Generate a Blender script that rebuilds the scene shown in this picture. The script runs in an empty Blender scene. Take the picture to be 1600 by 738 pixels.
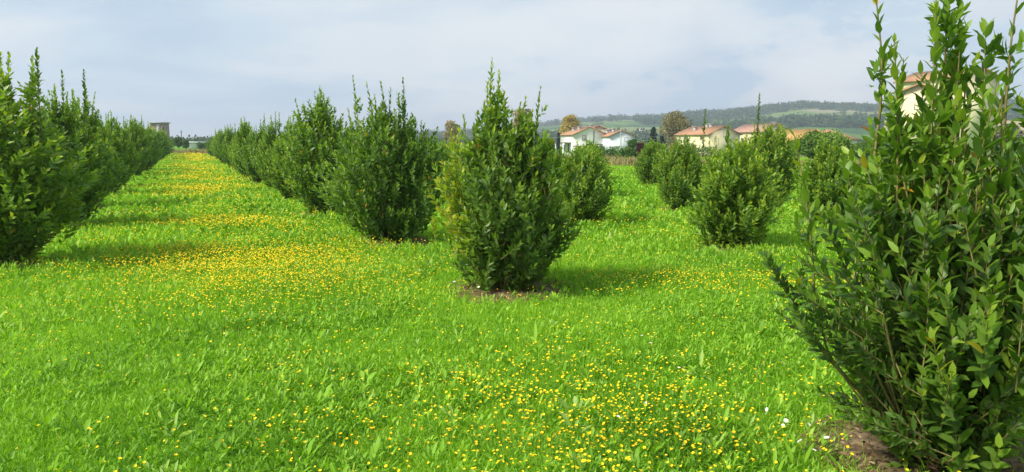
import bpy, math, random
import numpy as np

sc = bpy.context.scene
C = sc.collection
R_ = math.radians
np.seterr(all='ignore')

# ------------------------------------------------------------------ camera
CAM_H = 1.6
F = 1186.0                      # focal length in pixels of the 1600 px wide photograph
PITCH = math.atan((369 - 220) / F)
cam = bpy.data.cameras.new("camera")
cam.sensor_width = 36.0
cam.lens = F / 1600 * 36.0
cam.clip_end = 20000
cam.clip_start = 0.05
camo = bpy.data.objects.new("camera", cam)
C.objects.link(camo)
camo.location = (0, 0, CAM_H)
camo.rotation_euler = (math.pi / 2 - PITCH, 0, 0)
sc.camera = camo

# ------------------------------------------------------------------ sky, sun, exposure
SUN_AZ, SUN_EL = R_(-119), R_(43)          # azimuth from +Y, clockwise; light comes from the left
w = bpy.data.worlds.new("World")
sc.world = w
w.use_nodes = True
nt = w.node_tree
nt.nodes.clear()
N = nt.nodes.new
L = nt.links.new
out = N("ShaderNodeOutputWorld")
bg = N("ShaderNodeBackground")
bg.inputs["Strength"].default_value = 0.085
sky = N("ShaderNodeTexSky")
sky.sky_type = 'NISHITA'
sky.sun_disc = False
sky.sun_elevation = SUN_EL
sky.sun_rotation = SUN_AZ
sky.air_density = 1.0
sky.dust_density = 2.5
tc = N("ShaderNodeTexCoord")
sep = N("ShaderNodeSeparateXYZ")
L(tc.outputs["Generated"], sep.inputs[0])
mz = N("ShaderNodeMath"); mz.operation = 'MAXIMUM'; mz.inputs[1].default_value = 0.0
L(sep.outputs["Z"], mz.inputs[0])
az = N("ShaderNodeMath"); az.operation = 'ADD'; az.inputs[1].default_value = 0.13
L(mz.outputs[0], az.inputs[0])
dx = N("ShaderNodeMath"); dx.operation = 'DIVIDE'
L(sep.outputs["X"], dx.inputs[0]); L(az.outputs[0], dx.inputs[1])
dy = N("ShaderNodeMath"); dy.operation = 'DIVIDE'
L(sep.outputs["Y"], dy.inputs[0]); L(az.outputs[0], dy.inputs[1])
cmb = N("ShaderNodeCombineXYZ")
L(dx.outputs[0], cmb.inputs[0]); L(dy.outputs[0], cmb.inputs[1])


def noise_node(scale, detail, rough, loc, src, dist=0.0):
    mp = N("ShaderNodeMapping"); mp.inputs["Location"].default_value = loc
    mp.inputs["Scale"].default_value = (1, 1, 1)
    L(src, mp.inputs[0])
    n = N("ShaderNodeTexNoise"); n.inputs["Scale"].default_value = scale
    n.inputs["Detail"].default_value = detail; n.inputs["Roughness"].default_value = rough
    n.inputs["Distortion"].default_value = dist
    L(mp.outputs[0], n.inputs["Vector"])
    return n


def ramp_node(src, stops):
    r = N("ShaderNodeValToRGB")
    e = r.color_ramp.elements
    while len(e) < len(stops):
        e.new(0.5)
    for k, (p, c) in enumerate(stops):
        e[k].position = p
        e[k].color = (*c, 1)
    L(src, r.inputs[0])
    return r


# thin high sheet: pale blue to pale grey
n1 = noise_node(0.55, 6, 0.55, (3.1, 1.7, 0), cmb.outputs[0], 0.3)
r1 = ramp_node(n1.outputs["Fac"], [(0.40, (3.35, 4.3, 5.3)), (0.5, (4.1, 4.9, 5.6)), (0.60, (5.1, 5.5, 5.8))])
# low cumulus along the horizon, in direction space squeezed in height
mp2 = N("ShaderNodeMapping"); mp2.inputs["Scale"].default_value = (1, 1, 2.6)
mp2.inputs["Location"].default_value = (0.35, 0.0, 0.15)
L(tc.outputs["Generated"], mp2.inputs[0])
n2 = N("ShaderNodeTexNoise"); n2.inputs["Scale"].default_value = 3.4
n2.inputs["Detail"].default_value = 9; n2.inputs["Roughness"].default_value = 0.62
L(mp2.outputs[0], n2.inputs["Vector"])
r2 = ramp_node(n2.outputs["Fac"], [(0.455, (0, 0, 0)), (0.485, (0.65,) * 3), (0.56, (1.0,) * 3)])
zr = N("ShaderNodeMapRange"); zr.inputs[1].default_value = 0.03; zr.inputs[2].default_value = 0.3
zr.inputs[3].default_value = 1.0; zr.inputs[4].default_value = 0.0
L(sep.outputs["Z"], zr.inputs[0])
xr = N("ShaderNodeMapRange"); xr.inputs[1].default_value = -0.25; xr.inputs[2].default_value = 0.25
xr.inputs[3].default_value = 0.1; xr.inputs[4].default_value = 1.0
L(sep.outputs["X"], xr.inputs[0])
mm = N("ShaderNodeMath"); mm.operation = 'MULTIPLY'; L(zr.outputs[0], mm.inputs[0]); L(xr.outputs[0], mm.inputs[1])
mm2 = N("ShaderNodeMath"); mm2.operation = 'MULTIPLY'; L(mm.outputs[0], mm2.inputs[0]); L(r2.outputs[0], mm2.inputs[1])
n3 = noise_node(5.0, 5, 0.5, (0, 0, 0), tc.outputs["Generated"])
r3 = ramp_node(n3.outputs["Fac"], [(0.40, (4.4, 4.8, 5.3)), (0.56, (6.0, 6.05, 6.1))])
mixc = N("ShaderNodeMix"); mixc.data_type = 'RGBA'
L(mm2.outputs[0], mixc.inputs[0]); L(r1.outputs[0], mixc.inputs[6]); L(r3.outputs[0], mixc.inputs[7])
mixs = N("ShaderNodeMix"); mixs.data_type = 'RGBA'; mixs.inputs[0].default_value = 0.93
L(sky.outputs[0], mixs.inputs[6]); L(mixc.outputs[2], mixs.inputs[7])
L(mixs.outputs[2], bg.inputs["Color"])
L(bg.outputs[0], out.inputs["Surface"])

sun = bpy.data.lights.new("sun", 'SUN')
sun.energy = 3.35
sun.angle = R_(12.0)
sun.color = (1.0, 0.95, 0.86)
suno = bpy.data.objects.new("sun", sun)
C.objects.link(suno)
suno.rotation_euler = (math.pi / 2 - SUN_EL, 0, -SUN_AZ + math.pi)
suno.location = (-30, -8, 40)
sc.view_settings.view_transform = 'Standard'
sc.view_settings.look = 'None'
sc.view_settings.exposure = 0.9
sc.view_settings.gamma = 1.0
sc.view_settings.use_curve_mapping = False
sc.render.engine = 'CYCLES'
sc.cycles.max_bounces = 6
sc.cycles.diffuse_bounces = 3
sc.cycles.glossy_bounces = 2
sc.cycles.transmission_bounces = 4
sc.cycles.volume_bounces = 0
sc.cycles.use_denoising = True

rng = np.random.default_rng(7)
random.seed(7)


# ------------------------------------------------------------------ helpers
def ray(px, py):
    x, up = (px - 800) / F, (369 - py) / F
    return np.array([x, math.cos(PITCH) + math.sin(PITCH) * up, -math.sin(PITCH) + math.cos(PITCH) * up])


def G(px, py):
    d = ray(px, py)
    t = -CAM_H / d[2]
    return np.array([d[0] * t, d[1] * t])


def at(px, py, D):
    d = ray(px, py)
    return np.array([0, 0, CAM_H]) + d * (D / d[1])


def smooth(t):
    t = np.clip(t, 0, 1)
    return t * t * (3 - 2 * t)


_lat = np.random.default_rng(99).random((256, 256))


def vnoise(x, y, s=1.0, o=0):
    x = np.asarray(x, float) / s + 37.3 + o * 17.1
    y = np.asarray(y, float) / s + 91.7 + o * 5.3
    xi, yi = np.floor(x).astype(int), np.floor(y).astype(int)
    fx, fy = smooth(x - xi), smooth(y - yi)
    a = _lat[xi % 256, yi % 256]; b = _lat[(xi + 1) % 256, yi % 256]
    c = _lat[xi % 256, (yi + 1) % 256]; d = _lat[(xi + 1) % 256, (yi + 1) % 256]
    return (a * (1 - fx) + b * fx) * (1 - fy) + (c * (1 - fx) + d * fx) * fy


def fnoise(x, y, s=1.0, o=0):
    return (vnoise(x, y, s, o) + 0.5 * vnoise(x, y, s / 2, o + 1) + 0.25 * vnoise(x, y, s / 4, o + 2)) / 1.75


def terrain(x, y):
    x = np.asarray(x, float); y = np.asarray(y, float)
    d = -2.5 * smooth((y - 60) / 120) * smooth((x + 35) / 50)
    r = np.hypot(x, y)
    return d + 0.05 * (fnoise(x, y, 2.6, 4) - 0.5) * np.exp(-(r / 60) ** 2)


def mesh_obj(name, V, polys, mats, parent=None, tint=None, smooth_shade=False, midx=None):
    """V (n,3); polys: list of int arrays, each (k, corners); tint: one value per polygon"""
    me = bpy.data.meshes.new(name)
    V = np.ascontiguousarray(V, dtype=np.float32)
    me.vertices.add(len(V))
    me.vertices.foreach_set("co", V.ravel())
    polys = [np.asarray(p, dtype=np.int32) for p in polys if len(p)]
    tot = np.concatenate([np.full(len(p), p.shape[1], np.int32) for p in polys])
    idx = np.concatenate([p.ravel() for p in polys])
    start = np.concatenate([[0], np.cumsum(tot)[:-1]]).astype(np.int32)
    me.loops.add(len(idx))
    me.loops.foreach_set("vertex_index", idx)
    me.polygons.add(len(tot))
    me.polygons.foreach_set("loop_start", start)
    me.polygons.foreach_set("loop_total", tot)
    if smooth_shade:
        me.polygons.foreach_set("use_smooth", np.ones(len(tot), dtype=bool))
    for m in (mats if isinstance(mats, (list, tuple)) else [mats]):
        me.materials.append(m)
    if midx is not None:
        me.polygons.foreach_set("material_index", np.asarray(midx, np.int32))
    if tint is not None:
        a = me.attributes.new("tint", 'FLOAT', 'FACE')
        a.data.foreach_set("value", np.asarray(tint, np.float32))
    me.update(calc_edges=True)
    o = bpy.data.objects.new(name, me)
    C.objects.link(o)
    if parent is not None:
        o.parent = parent
    return o


def tag(o, label=None, cat=None, group=None, kind=None):
    if label: o["label"] = label
    if cat: o["category"] = cat
    if group: o["group"] = group
    if kind: o["kind"] = kind
    return o


def empty(name, loc, rz=0.0, scale=1.0):
    o = bpy.data.objects.new(name, None)
    C.objects.link(o)
    o.location = loc
    o.rotation_euler = (0, 0, rz)
    o.scale = (scale,) * 3 if np.isscalar(scale) else scale
    o.empty_display_size = 0.2
    return o


def copy_tree(o, parent=None):
    c = o.copy()
    C.objects.link(c)
    c.parent = parent
    for ch in list(o.children):
        copy_tree(ch, c)
    return c


def nrm(a):
    return a / np.maximum(np.linalg.norm(a, axis=-1, keepdims=True), 1e-9)


# leaf templates: (u along, v across, w up), polygons
T_HI = (np.array([(0, 0, 0), (.3, -.46, .10), (.3, 0, -.03), (.3, .46, .10), (.68, -.38, .06), (.68, 0, -.05), (.68, .38, .06), (1, 0, -.16)]),
        [np.array([(0, 2, 1), (0, 3, 2), (4, 5, 7), (5, 6, 7)]), np.array([(1, 2, 5, 4), (2, 3, 6, 5)])])
T_LO = (np.array([(0, 0, 0), (.5, -.5, .12), (1, 0, -.06), (.5, .5, .12)]), [np.array([(0, 2, 1), (0, 3, 2)])])
T_BLADE = (np.array([(0, -.4, 0), (0, .4, 0), (.4, -.5, 0), (.4, .5, 0), (.75, -.36, 0), (.75, .36, 0), (1, 0, 0)]),
           [np.array([(4, 5, 6)]), np.array([(0, 1, 3, 2), (2, 3, 5, 4)])])
T_BLO = (np.array([(0, -.5, 0), (0, .5, 0), (.55, .5, 0), (.55, -.5, 0), (1, 0, 0)]),
         [np.array([(3, 2, 4)]), np.array([(0, 1, 2, 3)])])


def stamp(T, P, A, Nn, Ln, Wd, tint, droop=None):
    """copies of a leaf template -> V, polys, tint per polygon"""
    tv, tp = T
    n, k = len(P), len(tv)
    A = nrm(A)
    S = nrm(np.cross(Nn, A))
    U = np.cross(A, S)
    V = (P[:, None, :] + (Ln[:, None] * tv[None, :, 0])[..., None] * A[:, None, :]
         + (Wd[:, None] * tv[None, :, 1])[..., None] * S[:, None, :]
         + (Wd[:, None] * tv[None, :, 2])[..., None] * U[:, None, :])
    if droop is not None:
        V[..., 2] -= (droop * Ln)[:, None] * tv[None, :, 0] ** 2
    off = (np.arange(n) * k)
    polys = [(off[:, None, None] + p[None]).reshape(-1, p.shape[1]) for p in tp]
    tt = np.concatenate([np.repeat(tint, len(p)) for p in tp])
    return V.reshape(-1, 3), polys, tt


def tubes(pts, rad, k=5):
    """pts (n,m,3), rad (n,m) -> V, quads"""
    n, m, _ = pts.shape
    tan = np.gradient(pts, axis=1)
    tan = nrm(tan)
    ref = np.array([0.31, 0.95, 0.05])
    s = nrm(np.cross(tan, ref)); t = np.cross(tan, s)
    a = np.arange(k) * 2 * math.pi / k
    V = pts[:, :, None, :] + rad[:, :, None, None] * (np.cos(a)[None, None, :, None] * s[:, :, None, :] + np.sin(a)[None, None, :, None] * t[:, :, None, :])
    i = np.arange(n)[:, None, None] * m * k + np.arange(m - 1)[None, :, None] * k
    j = np.arange(k)[None, None, :]
    j2 = (j + 1) % k
    q = np.stack([i + j, i + j2, i + k + j2, i + k + j], -1).reshape(-1, 4)
    return V.reshape(-1, 3), q


class MB:
    """collects boxes, prisms and tubes into one mesh"""
    def __init__(s):
        s.V, s.Q, s.n = [], {}, 0

    def add(s, V, polys):
        V = np.asarray(V, float)
        for p in polys:
            p = np.asarray(p)
            s.Q.setdefault(p.shape[1], []).append(p + s.n)
        s.V.append(V); s.n += len(V)
        return s

    def box(s, a, b):
        x0, y0, z0 = a; x1, y1, z1 = b
        V = [(x0, y0, z0), (x1, y0, z0), (x1, y1, z0), (x0, y1, z0), (x0, y0, z1), (x1, y0, z1), (x1, y1, z1), (x0, y1, z1)]
        return s.add(V, [np.array([(0, 3, 2, 1), (4, 5, 6, 7), (0, 1, 5, 4), (1, 2, 6, 5), (2, 3, 7, 6), (3, 0, 4, 7)])])

    def hexa(s, V8):
        return s.add(V8, [np.array([(0, 3, 2, 1), (4, 5, 6, 7), (0, 1, 5, 4), (1, 2, 6, 5), (2, 3, 7, 6), (3, 0, 4, 7)])])

    def tube(s, p, r, k=6):
        p = np.asarray(p, float)[None]
        r = np.broadcast_to(np.asarray(r, float), (1, p.shape[1]))
        V, q = tubes(p, r, k)
        return s.add(V, [q])

    def build(s, name, mat, parent=None, smooth_shade=False):
        return mesh_obj(name, np.concatenate(s.V), [np.concatenate(v) for v in s.Q.values()], mat, parent, None, smooth_shade)


# ------------------------------------------------------------------ materials
def new_mat(name):
    m = bpy.data.materials.new(name)
    m.use_nodes = True
    t = m.node_tree
    t.nodes.clear()
    o = t.nodes.new("ShaderNodeOutputMaterial")
    return m, t, o


def ramp(t, src, stops):
    r = t.nodes.new("ShaderNodeValToRGB")
    e = r.color_ramp.elements
    while len(e) < len(stops):
        e.new(0.5)
    for k, (p, c) in enumerate(stops):
        e[k].position = p
        e[k].color = (*c, 1)
    t.links.new(src, r.inputs[0])
    return r


def mat_leaf(name, stops, rough=0.4, spec=0.4, transl=0.3, tcol=(1.3, 1.5, 0.6)):
    m, t, o = new_mat(name)
    at_ = t.nodes.new("ShaderNodeAttribute"); at_.attribute_name = "tint"
    r = ramp(t, at_.outputs["Fac"], stops)
    p = t.nodes.new("ShaderNodeBsdfPrincipled")
    p.inputs["Roughness"].default_value = rough
    p.inputs["Specular IOR Level"].default_value = spec
    t.links.new(r.outputs[0], p.inputs["Base Color"])
    tr = t.nodes.new("ShaderNodeBsdfTranslucent")
    mu = t.nodes.new("ShaderNodeMix"); mu.data_type = 'RGBA'; mu.blend_type = 'MULTIPLY'; mu.inputs[0].default_value = 1
    mu.inputs[7].default_value = (*tcol, 1)
    t.links.new(r.outputs[0], mu.inputs[6]); t.links.new(mu.outputs[2], tr.inputs[0])
    mx = t.nodes.new("ShaderNodeMixShader"); mx.inputs[0].default_value = transl
    t.links.new(p.outputs[0], mx.inputs[1]); t.links.new(tr.outputs[0], mx.inputs[2])
    t.links.new(mx.outputs[0], o.inputs[0])
    return m


def mat_noise(name, stops, scale=4.0, detail=6, rough=0.85, bump=0.0, coords="Object", spec=0.2, stretch=(1, 1, 1)):
    m, t, o = new_mat(name)
    tcx = t.nodes.new("ShaderNodeTexCoord")
    mp = t.nodes.new("ShaderNodeMapping"); mp.inputs["Scale"].default_value = stretch
    t.links.new(tcx.outputs[coords], mp.inputs[0])
    n = t.nodes.new("ShaderNodeTexNoise"); n.inputs["Scale"].default_value = scale; n.inputs["Detail"].default_value = detail
    t.links.new(mp.outputs[0], n.inputs["Vector"])
    r = ramp(t, n.outputs["Fac"], stops)
    p = t.nodes.new("ShaderNodeBsdfPrincipled")
    p.inputs["Roughness"].default_value = rough
    p.inputs["Specular IOR Level"].default_value = spec
    t.links.new(r.outputs[0], p.inputs["Base Color"])
    if bump:
        b = t.nodes.new("ShaderNodeBump"); b.inputs["Strength"].default_value = bump; b.inputs["Distance"].default_value = 0.03
        t.links.new(n.outputs["Fac"], b.inputs["Height"]); t.links.new(b.outputs[0], p.inputs["Normal"])
    t.links.new(p.outputs[0], o.inputs[0])
    return m


def mat_tile(name, c0, c1, c2, pitch=0.45):
    """clay roof: irregular colour plus rows of tiles as bump"""
    m, t, o = new_mat(name)
    tcx = t.nodes.new("ShaderNodeTexCoord")
    n = t.nodes.new("ShaderNodeTexNoise"); n.inputs["Scale"].default_value = 1.3; n.inputs["Detail"].default_value = 8
    n.inputs["Roughness"].default_value = 0.7
    t.links.new(tcx.outputs["Object"], n.inputs["Vector"])
    r = ramp(t, n.outputs["Fac"], [(0.3, c0), (0.5, c1), (0.7, c2)])
    wv = t.nodes.new("ShaderNodeTexWave"); wv.wave_type = 'BANDS'; wv.bands_direction = 'Y'
    wv.inputs["Scale"].default_value = 0.314 / pitch; wv.inputs["Distortion"].default_value = 0.4
    t.links.new(tcx.outputs["Object"], wv.inputs["Vector"])
    p = t.nodes.new("ShaderNodeBsdfPrincipled"); p.inputs["Roughness"].default_value = 0.85
    b = t.nodes.new("ShaderNodeBump"); b.inputs["Strength"].default_value = 0.5; b.inputs["Distance"].default_value = 0.08
    t.links.new(wv.outputs["Fac"], b.inputs["Height"]); t.links.new(b.outputs[0], p.inputs["Normal"])
    t.links.new(r.outputs[0], p.inputs["Base Color"])
    t.links.new(p.outputs[0], o.inputs[0])
    return m


BAY = [(0.0, (.030, .070, .014)), (0.28, (.088, .175, .024)), (0.52, (.19, .31, .028)), (0.76, (.33, .40, .028)), (0.93, (.42, .32, .02)), (1.0, (.6, .22, .02))]
M_bay = mat_leaf("bay_leaf", BAY, 0.43, 0.34, 0.36, (1.5, 1.6, .6))
M_bark = mat_noise("bay_bark", [(0.3, (.13, .105, .04)), (0.7, (.27, .22, .075))], 30, 4)
M_grass = mat_leaf("grass_blade", [(0, (.13, .29, .012)), (0.5, (.26, .49, .022)), (0.88, (.40, .60, .05)), (1, (.50, .47, .16))], 0.5, 0.22, 0.48, (1.3, 1.35, .6))
M_herb = mat_leaf("herb_leaf", [(0, (.12, .27, .015)), (0.5, (.255, .48, .028)), (0.85, (.39, .57, .06)), (1, (.32, .47, .13))], 0.5, 0.25, 0.42, (1.25, 1.3, .5))
M_dry = mat_leaf("dry_grass_blade", [(0, (.22, .17, .07)), (0.5, (.36, .28, .13)), (1, (.22, .28, .06))], 0.8, 0.1, 0.25, (1, 1, 1))
M_yel = mat_noise("yellow_petal", [(0.3, (.80, .55, .006)), (0.7, (.86, .65, .012))], 20, 2, 0.6)
M_org = mat_noise("orange_disc", [(0.3, (.62, .26, .003)), (0.7, (.75, .35, .005))], 40, 2, 0.7)
M_wht = mat_noise("white_petal", [(0.3, (.75, .72, .74)), (0.7, (.82, .82, .82))], 20, 2, 0.6)
M_stem = mat_noise("flower_stem", [(0.3, (.07, .18, .015)), (0.7, (.1, .24, .02))], 20, 2, 0.6)
M_soil = mat_noise("soil_litter", [(0.3, (.07, .048, .026)), (0.5, (.16, .11, .06)), (0.7, (.27, .19, .105))], 14, 8, 0.95, 0.8)
M_litter = mat_leaf("dead_leaf", [(0, (.07, .04, .02)), (0.5, (.16, .09, .045)), (1, (.32, .23, .13))], 0.8, 0.1, 0.1, (1, 1, 1))

# ------------------------------------------------------------------ ground
mg, t, o = new_mat("meadow_ground")
geo = t.nodes.new("ShaderNodeNewGeometry")
na = t.nodes.new("ShaderNodeTexNoise"); na.inputs["Scale"].default_value = 0.22; na.inputs["Detail"].default_value = 10; na.inputs["Roughness"].default_value = 0.7
t.links.new(geo.outputs["Position"], na.inputs["Vector"])
ra = ramp(t, na.outputs["Fac"], [(0.3, (.06, .16, .008)), (0.5, (.11, .27, .009)), (0.7, (.16, .34, .012))])
nb = t.nodes.new("ShaderNodeTexNoise"); nb.inputs["Scale"].default_value = 22; nb.inputs["Detail"].default_value = 4
t.links.new(geo.outputs["Position"], nb.inputs["Vector"])
p = t.nodes.new("ShaderNodeBsdfPrincipled"); p.inputs["Roughness"].default_value = 0.95; p.inputs["Specular IOR Level"].default_value = 0.1
bm_ = t.nodes.new("ShaderNodeBump"); bm_.inputs["Strength"].default_value = 0.9; bm_.inputs["Distance"].default_value = 0.05
t.links.new(nb.outputs["Fac"], bm_.inputs["Height"]); t.links.new(bm_.outputs[0], p.inputs["Normal"])
t.links.new(ra.outputs[0], p.inputs["Base Color"]); t.links.new(p.outputs[0], o.inputs[0])

rr = np.concatenate([np.linspace(0.01, 30, 60), np.geomspace(31, 4200, 60)])
aa = np.linspace(0, 2 * math.pi, 181)[:-1]
RR, AA = np.meshgrid(rr, aa, indexing='ij')
X, Y = RR * np.sin(AA), RR * np.cos(AA)
Z = terrain(X, Y)
nr, na_ = RR.shape
i = np.arange(nr - 1)[:, None] * na_; j = np.arange(na_)[None]; j2 = (j + 1) % na_
quads = np.stack([i + j, i + na_ + j, i + na_ + j2, i + j2], -1).reshape(-1, 4)[:, ::-1]
tag(mesh_obj("ground", np.stack([X, Y, Z], -1).reshape(-1, 3), [quads], mg, None, None, True), kind="structure")

# ------------------------------------------------------------------ hills
HP = np.array([(560, 219), (640, 212), (720, 206), (800, 199), (860, 195), (900, 190), (960, 186), (1030, 184), (1085, 178), (1130, 177), (1190, 171),
               (1245, 165), (1290, 168), (1340, 170), (1440, 168), (1560, 164), (1640, 161), (1800, 166), (2000, 178), (2300, 210)], float)
px = np.linspace(520, 2300, 360)
py = np.interp(px, HP[:, 0], HP[:, 1])
py = py + 3.0 - 1.2 * (fnoise(px, px * 0, 60, 3) - .5)
azv = np.arctan((px - 800) / F)
RID = 1500.0
hh = (220 - py) * np.cos(azv) / F * RID + CAM_H
rv = np.concatenate([np.linspace(430, 1500, 90), np.linspace(1520, 2300, 25)])
RR, AZ = np.meshgrid(rv, azv, indexing='ij')
H = np.broadcast_to(hh, RR.shape)
X, Y = RR * np.sin(AZ), RR * np.cos(AZ)
tt = (RR - 480) / (RID - 480)
rise = np.where(tt < 1, 0.35 * np.clip(tt, 0, 1) + 0.65 * smooth(tt * 1.05), 1 - 0.5 * (tt - 1))
nzv = (fnoise(X, Y, 260, 6) - .5) * 0.34
Z = H * np.clip(rise + nzv * np.clip(1.1 - tt, 0.0, 1) * np.clip(tt * 3, 0, 1), -1, 1) - 4.5 + 4.0 * np.clip(tt, 0, 1)
edge = np.clip((px - 520) / 80, 0, 1)
Z = Z * edge[None] - 5 * (1 - edge[None])


def hill_z(px_, r):
    a = np.interp(px_, px, np.arange(len(px))); b = np.interp(r, rv, np.arange(len(rv)))
    return Z[int(round(float(b))), int(round(float(a)))]


nr, na_ = RR.shape
i = np.arange(nr - 1)[:, None] * na_; j = np.arange(na_ - 1)[None]
quads = np.stack([i + j, i + j + 1, i + na_ + j + 1, i + na_ + j], -1).reshape(-1, 4)
mh, t, o = new_mat("hill_fields")
geo = t.nodes.new("ShaderNodeNewGeometry")
vo = t.nodes.new("ShaderNodeTexVoronoi"); vo.inputs["Scale"].default_value = 0.0135
nd = t.nodes.new("ShaderNodeTexNoise"); nd.inputs["Scale"].default_value = 0.006; nd.inputs["Detail"].default_value = 3
t.links.new(geo.outputs["Position"], nd.inputs["Vector"])
ad = t.nodes.new("ShaderNodeVectorMath"); ad.operation = 'MULTIPLY_ADD'; ad.inputs[1].default_value = (90, 90, 90)
t.links.new(nd.outputs["Color"], ad.inputs[0]); t.links.new(geo.outputs["Position"], ad.inputs[2])
t.links.new(ad.outputs[0], vo.inputs["Vector"])
sp = t.nodes.new("ShaderNodeSeparateColor"); t.links.new(vo.outputs["Color"], sp.inputs[0])
rh = ramp(t, sp.outputs[0], [(0.0, (.045, .10, .03)), (0.25, (.09, .17, .04)), (0.5, (.15, .22, .06)), (0.8, (.29, .27, .16)), (0.89, (.20, .24, .09))])
rh.color_ramp.interpolation = 'CONSTANT'
nf = t.nodes.new("ShaderNodeTexNoise"); nf.inputs["Scale"].default_value = 0.06; nf.inputs["Detail"].default_value = 8
t.links.new(geo.outputs["Position"], nf.inputs["Vector"])
rf = ramp(t, nf.outputs["Fac"], [(0.3, (.6, .6, .6)), (0.7, (1.2, 1.2, 1.2))])
mu = t.nodes.new("ShaderNodeMix"); mu.data_type = 'RGBA'; mu.blend_type = 'MULTIPLY'; mu.inputs[0].default_value = 1
t.links.new(rh.outputs[0], mu.inputs[6]); t.links.new(rf.outputs[0], mu.inputs[7])
p = t.nodes.new("ShaderNodeBsdfPrincipled"); p.inputs["Roughness"].default_value = 1; p.inputs["Specular IOR Level"].default_value = 0
t.links.new(mu.outputs[2], p.inputs["Base Color"]); t.links.new(p.outputs[0], o.inputs[0])
tag(mesh_obj("hills", np.stack([X, Y, Z], -1).reshape(-1, 3), [quads], mh, None, None, True), kind="structure")
HX, HY, HZ = X, Y, Z

# farther, bluer ridge to the left of the near hills
px2 = np.linspace(560, 1250, 160)
HP2 = np.array([(560, 219.5), (620, 214), (680, 207), (730, 203), (790, 201), (850, 199), (900, 197), (1000, 196), (1250, 200)], float)
py2 = np.interp(px2, HP2[:, 0], HP2[:, 1]) - 2.0 * (fnoise(px2, px2 * 0, 40, 8) - .5)
az2 = np.arctan((px2 - 800) / F)
h2 = (220 - py2) * np.cos(az2) / F * 3000 + CAM_H
r2v = np.linspace(2400, 3500, 24)
RR, AZ = np.meshgrid(r2v, az2, indexing='ij')
Z2 = h2[None] * np.where(RR < 3000, smooth((RR - 2350) / 650), 1 - 0.3 * (RR - 3000) / 500) - 3
nr, na_ = RR.shape
i = np.arange(nr - 1)[:, None] * na_; j = np.arange(na_ - 1)[None]
quads = np.stack([i + j, i + j + 1, i + na_ + j + 1, i + na_ + j], -1).reshape(-1, 4)
M_far = mat_noise("far_woods", [(0.35, (.03, .07, .03)), (0.6, (.07, .13, .04))], 0.02, 6, 1.0, 0, "Object", 0)
tag(mesh_obj("distant_hills", np.stack([RR * np.sin(AZ), RR * np.cos(AZ), Z2], -1).reshape(-1, 3), [quads], M_far, None, None, True), kind="structure")

# woods on the hills: leafy clumps, one far mass
WOODS = [(0, (.02, .05, .018)), (0.4, (.045, .09, .028)), (0.8, (.075, .13, .035)), (1, (.14, .15, .045))]
M_wood = mat_leaf("wood_foliage", WOODS, 0.8, 0.05, 0.15, (1, 1.1, .6))


def clumps(cen, rad, n, size, rg, tint0):
    """n leaf clumps in each ellipsoid"""
    m = len(cen)
    d = nrm(rg.normal(size=(m, n, 3)))
    f = rg.uniform(0.45, 1.0, (m, n, 1)) ** 0.5
    f = f * (1 + 0.22 * np.sin(d[..., :1] * 5 + np.arange(m)[:, None, None]) * np.cos(d[..., 1:2] * 4 + 2 * np.arange(m)[:, None, None]))
    P = cen[:, None, :] + d * f * rad[:, None, :]
    A = nrm(d * 0.6 + rg.normal(size=d.shape) * 0.6)
    Nn = nrm(d + rg.normal(size=d.shape) * 0.5 + np.array([0, 0, .3]))
    S = np.broadcast_to(np.asarray(size)[:, None] if not np.isscalar(size) else size, (m, n)) * rg.uniform(.6, 1.4, (m, n))
    ti = np.clip(tint0[:, None] + rg.normal(0, .16, (m, n)), 0, 1)
    return stamp(T_LO, P.reshape(-1, 3), A.reshape(-1, 3), Nn.reshape(-1, 3), S.ravel(), (S * .75).ravel(), ti.ravel())


rg = np.random.default_rng(21)
cen, rad = [], []
for _ in range(16000):
    a, b = rg.integers(0, HX.shape[1]), rg.integers(20, 92)
    x, y, z = HX[b, a], HY[b, a], HZ[b, a]
    if px[a] > 1750: continue
    ridge = b > 84
    g = fnoise(x, y, 170, 12) + 0.12 * (b / 90)
    line = abs(vnoise(x, y, 120, 15) - .5) < 0.02
    if not ((g > 0.585 and rg.random() < .8) or (ridge and rg.random() < 0.2) or line): continue
    s = rg.uniform(2.6, 5.5) * (1.25 if ridge else 1)
    cen.append((x + rg.normal() * 3, y + rg.normal() * 3, z + s * 0.75)); rad.append((s * 1.15, s * 1.15, s))
    if len(cen) > 4200: break
cen, rad = np.array(cen), np.array(rad)
V, P, tt = clumps(cen, rad, 46, 2.4, rg, rg.uniform(.15, .75, len(cen)))
tag(mesh_obj("hill_woods", V, P, M_wood, None, tt), label="dark woods and hedgerows scattered over the far hills", cat="woodland", kind="stuff")

# ------------------------------------------------------------------ shrubs
PROFILE = [(0, .36), (.1, .55), (.25, .84), (.42, 1.0), (.6, .98), (.75, .82), (.88, .55), (1.0, .22)]


def twig_paths(tip, dirn, ln, rg, curve=0.35):
    """short curved twigs ending at tip: (n,5,3)"""
    n = len(tip)
    side = nrm(dirn * np.array([1, 1, 0]) + rg.normal(0, .2, (n, 3)))
    u = np.linspace(0, 1, 5)[None, :, None]
    back = (1 - u) * ln[:, None, None]
    p = tip[:, None, :] - dirn[:, None, :] * back
    p = p - side[:, None, :] * (curve * ln[:, None, None]) * (1 - u) ** 2 * 0.6
    return p


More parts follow.
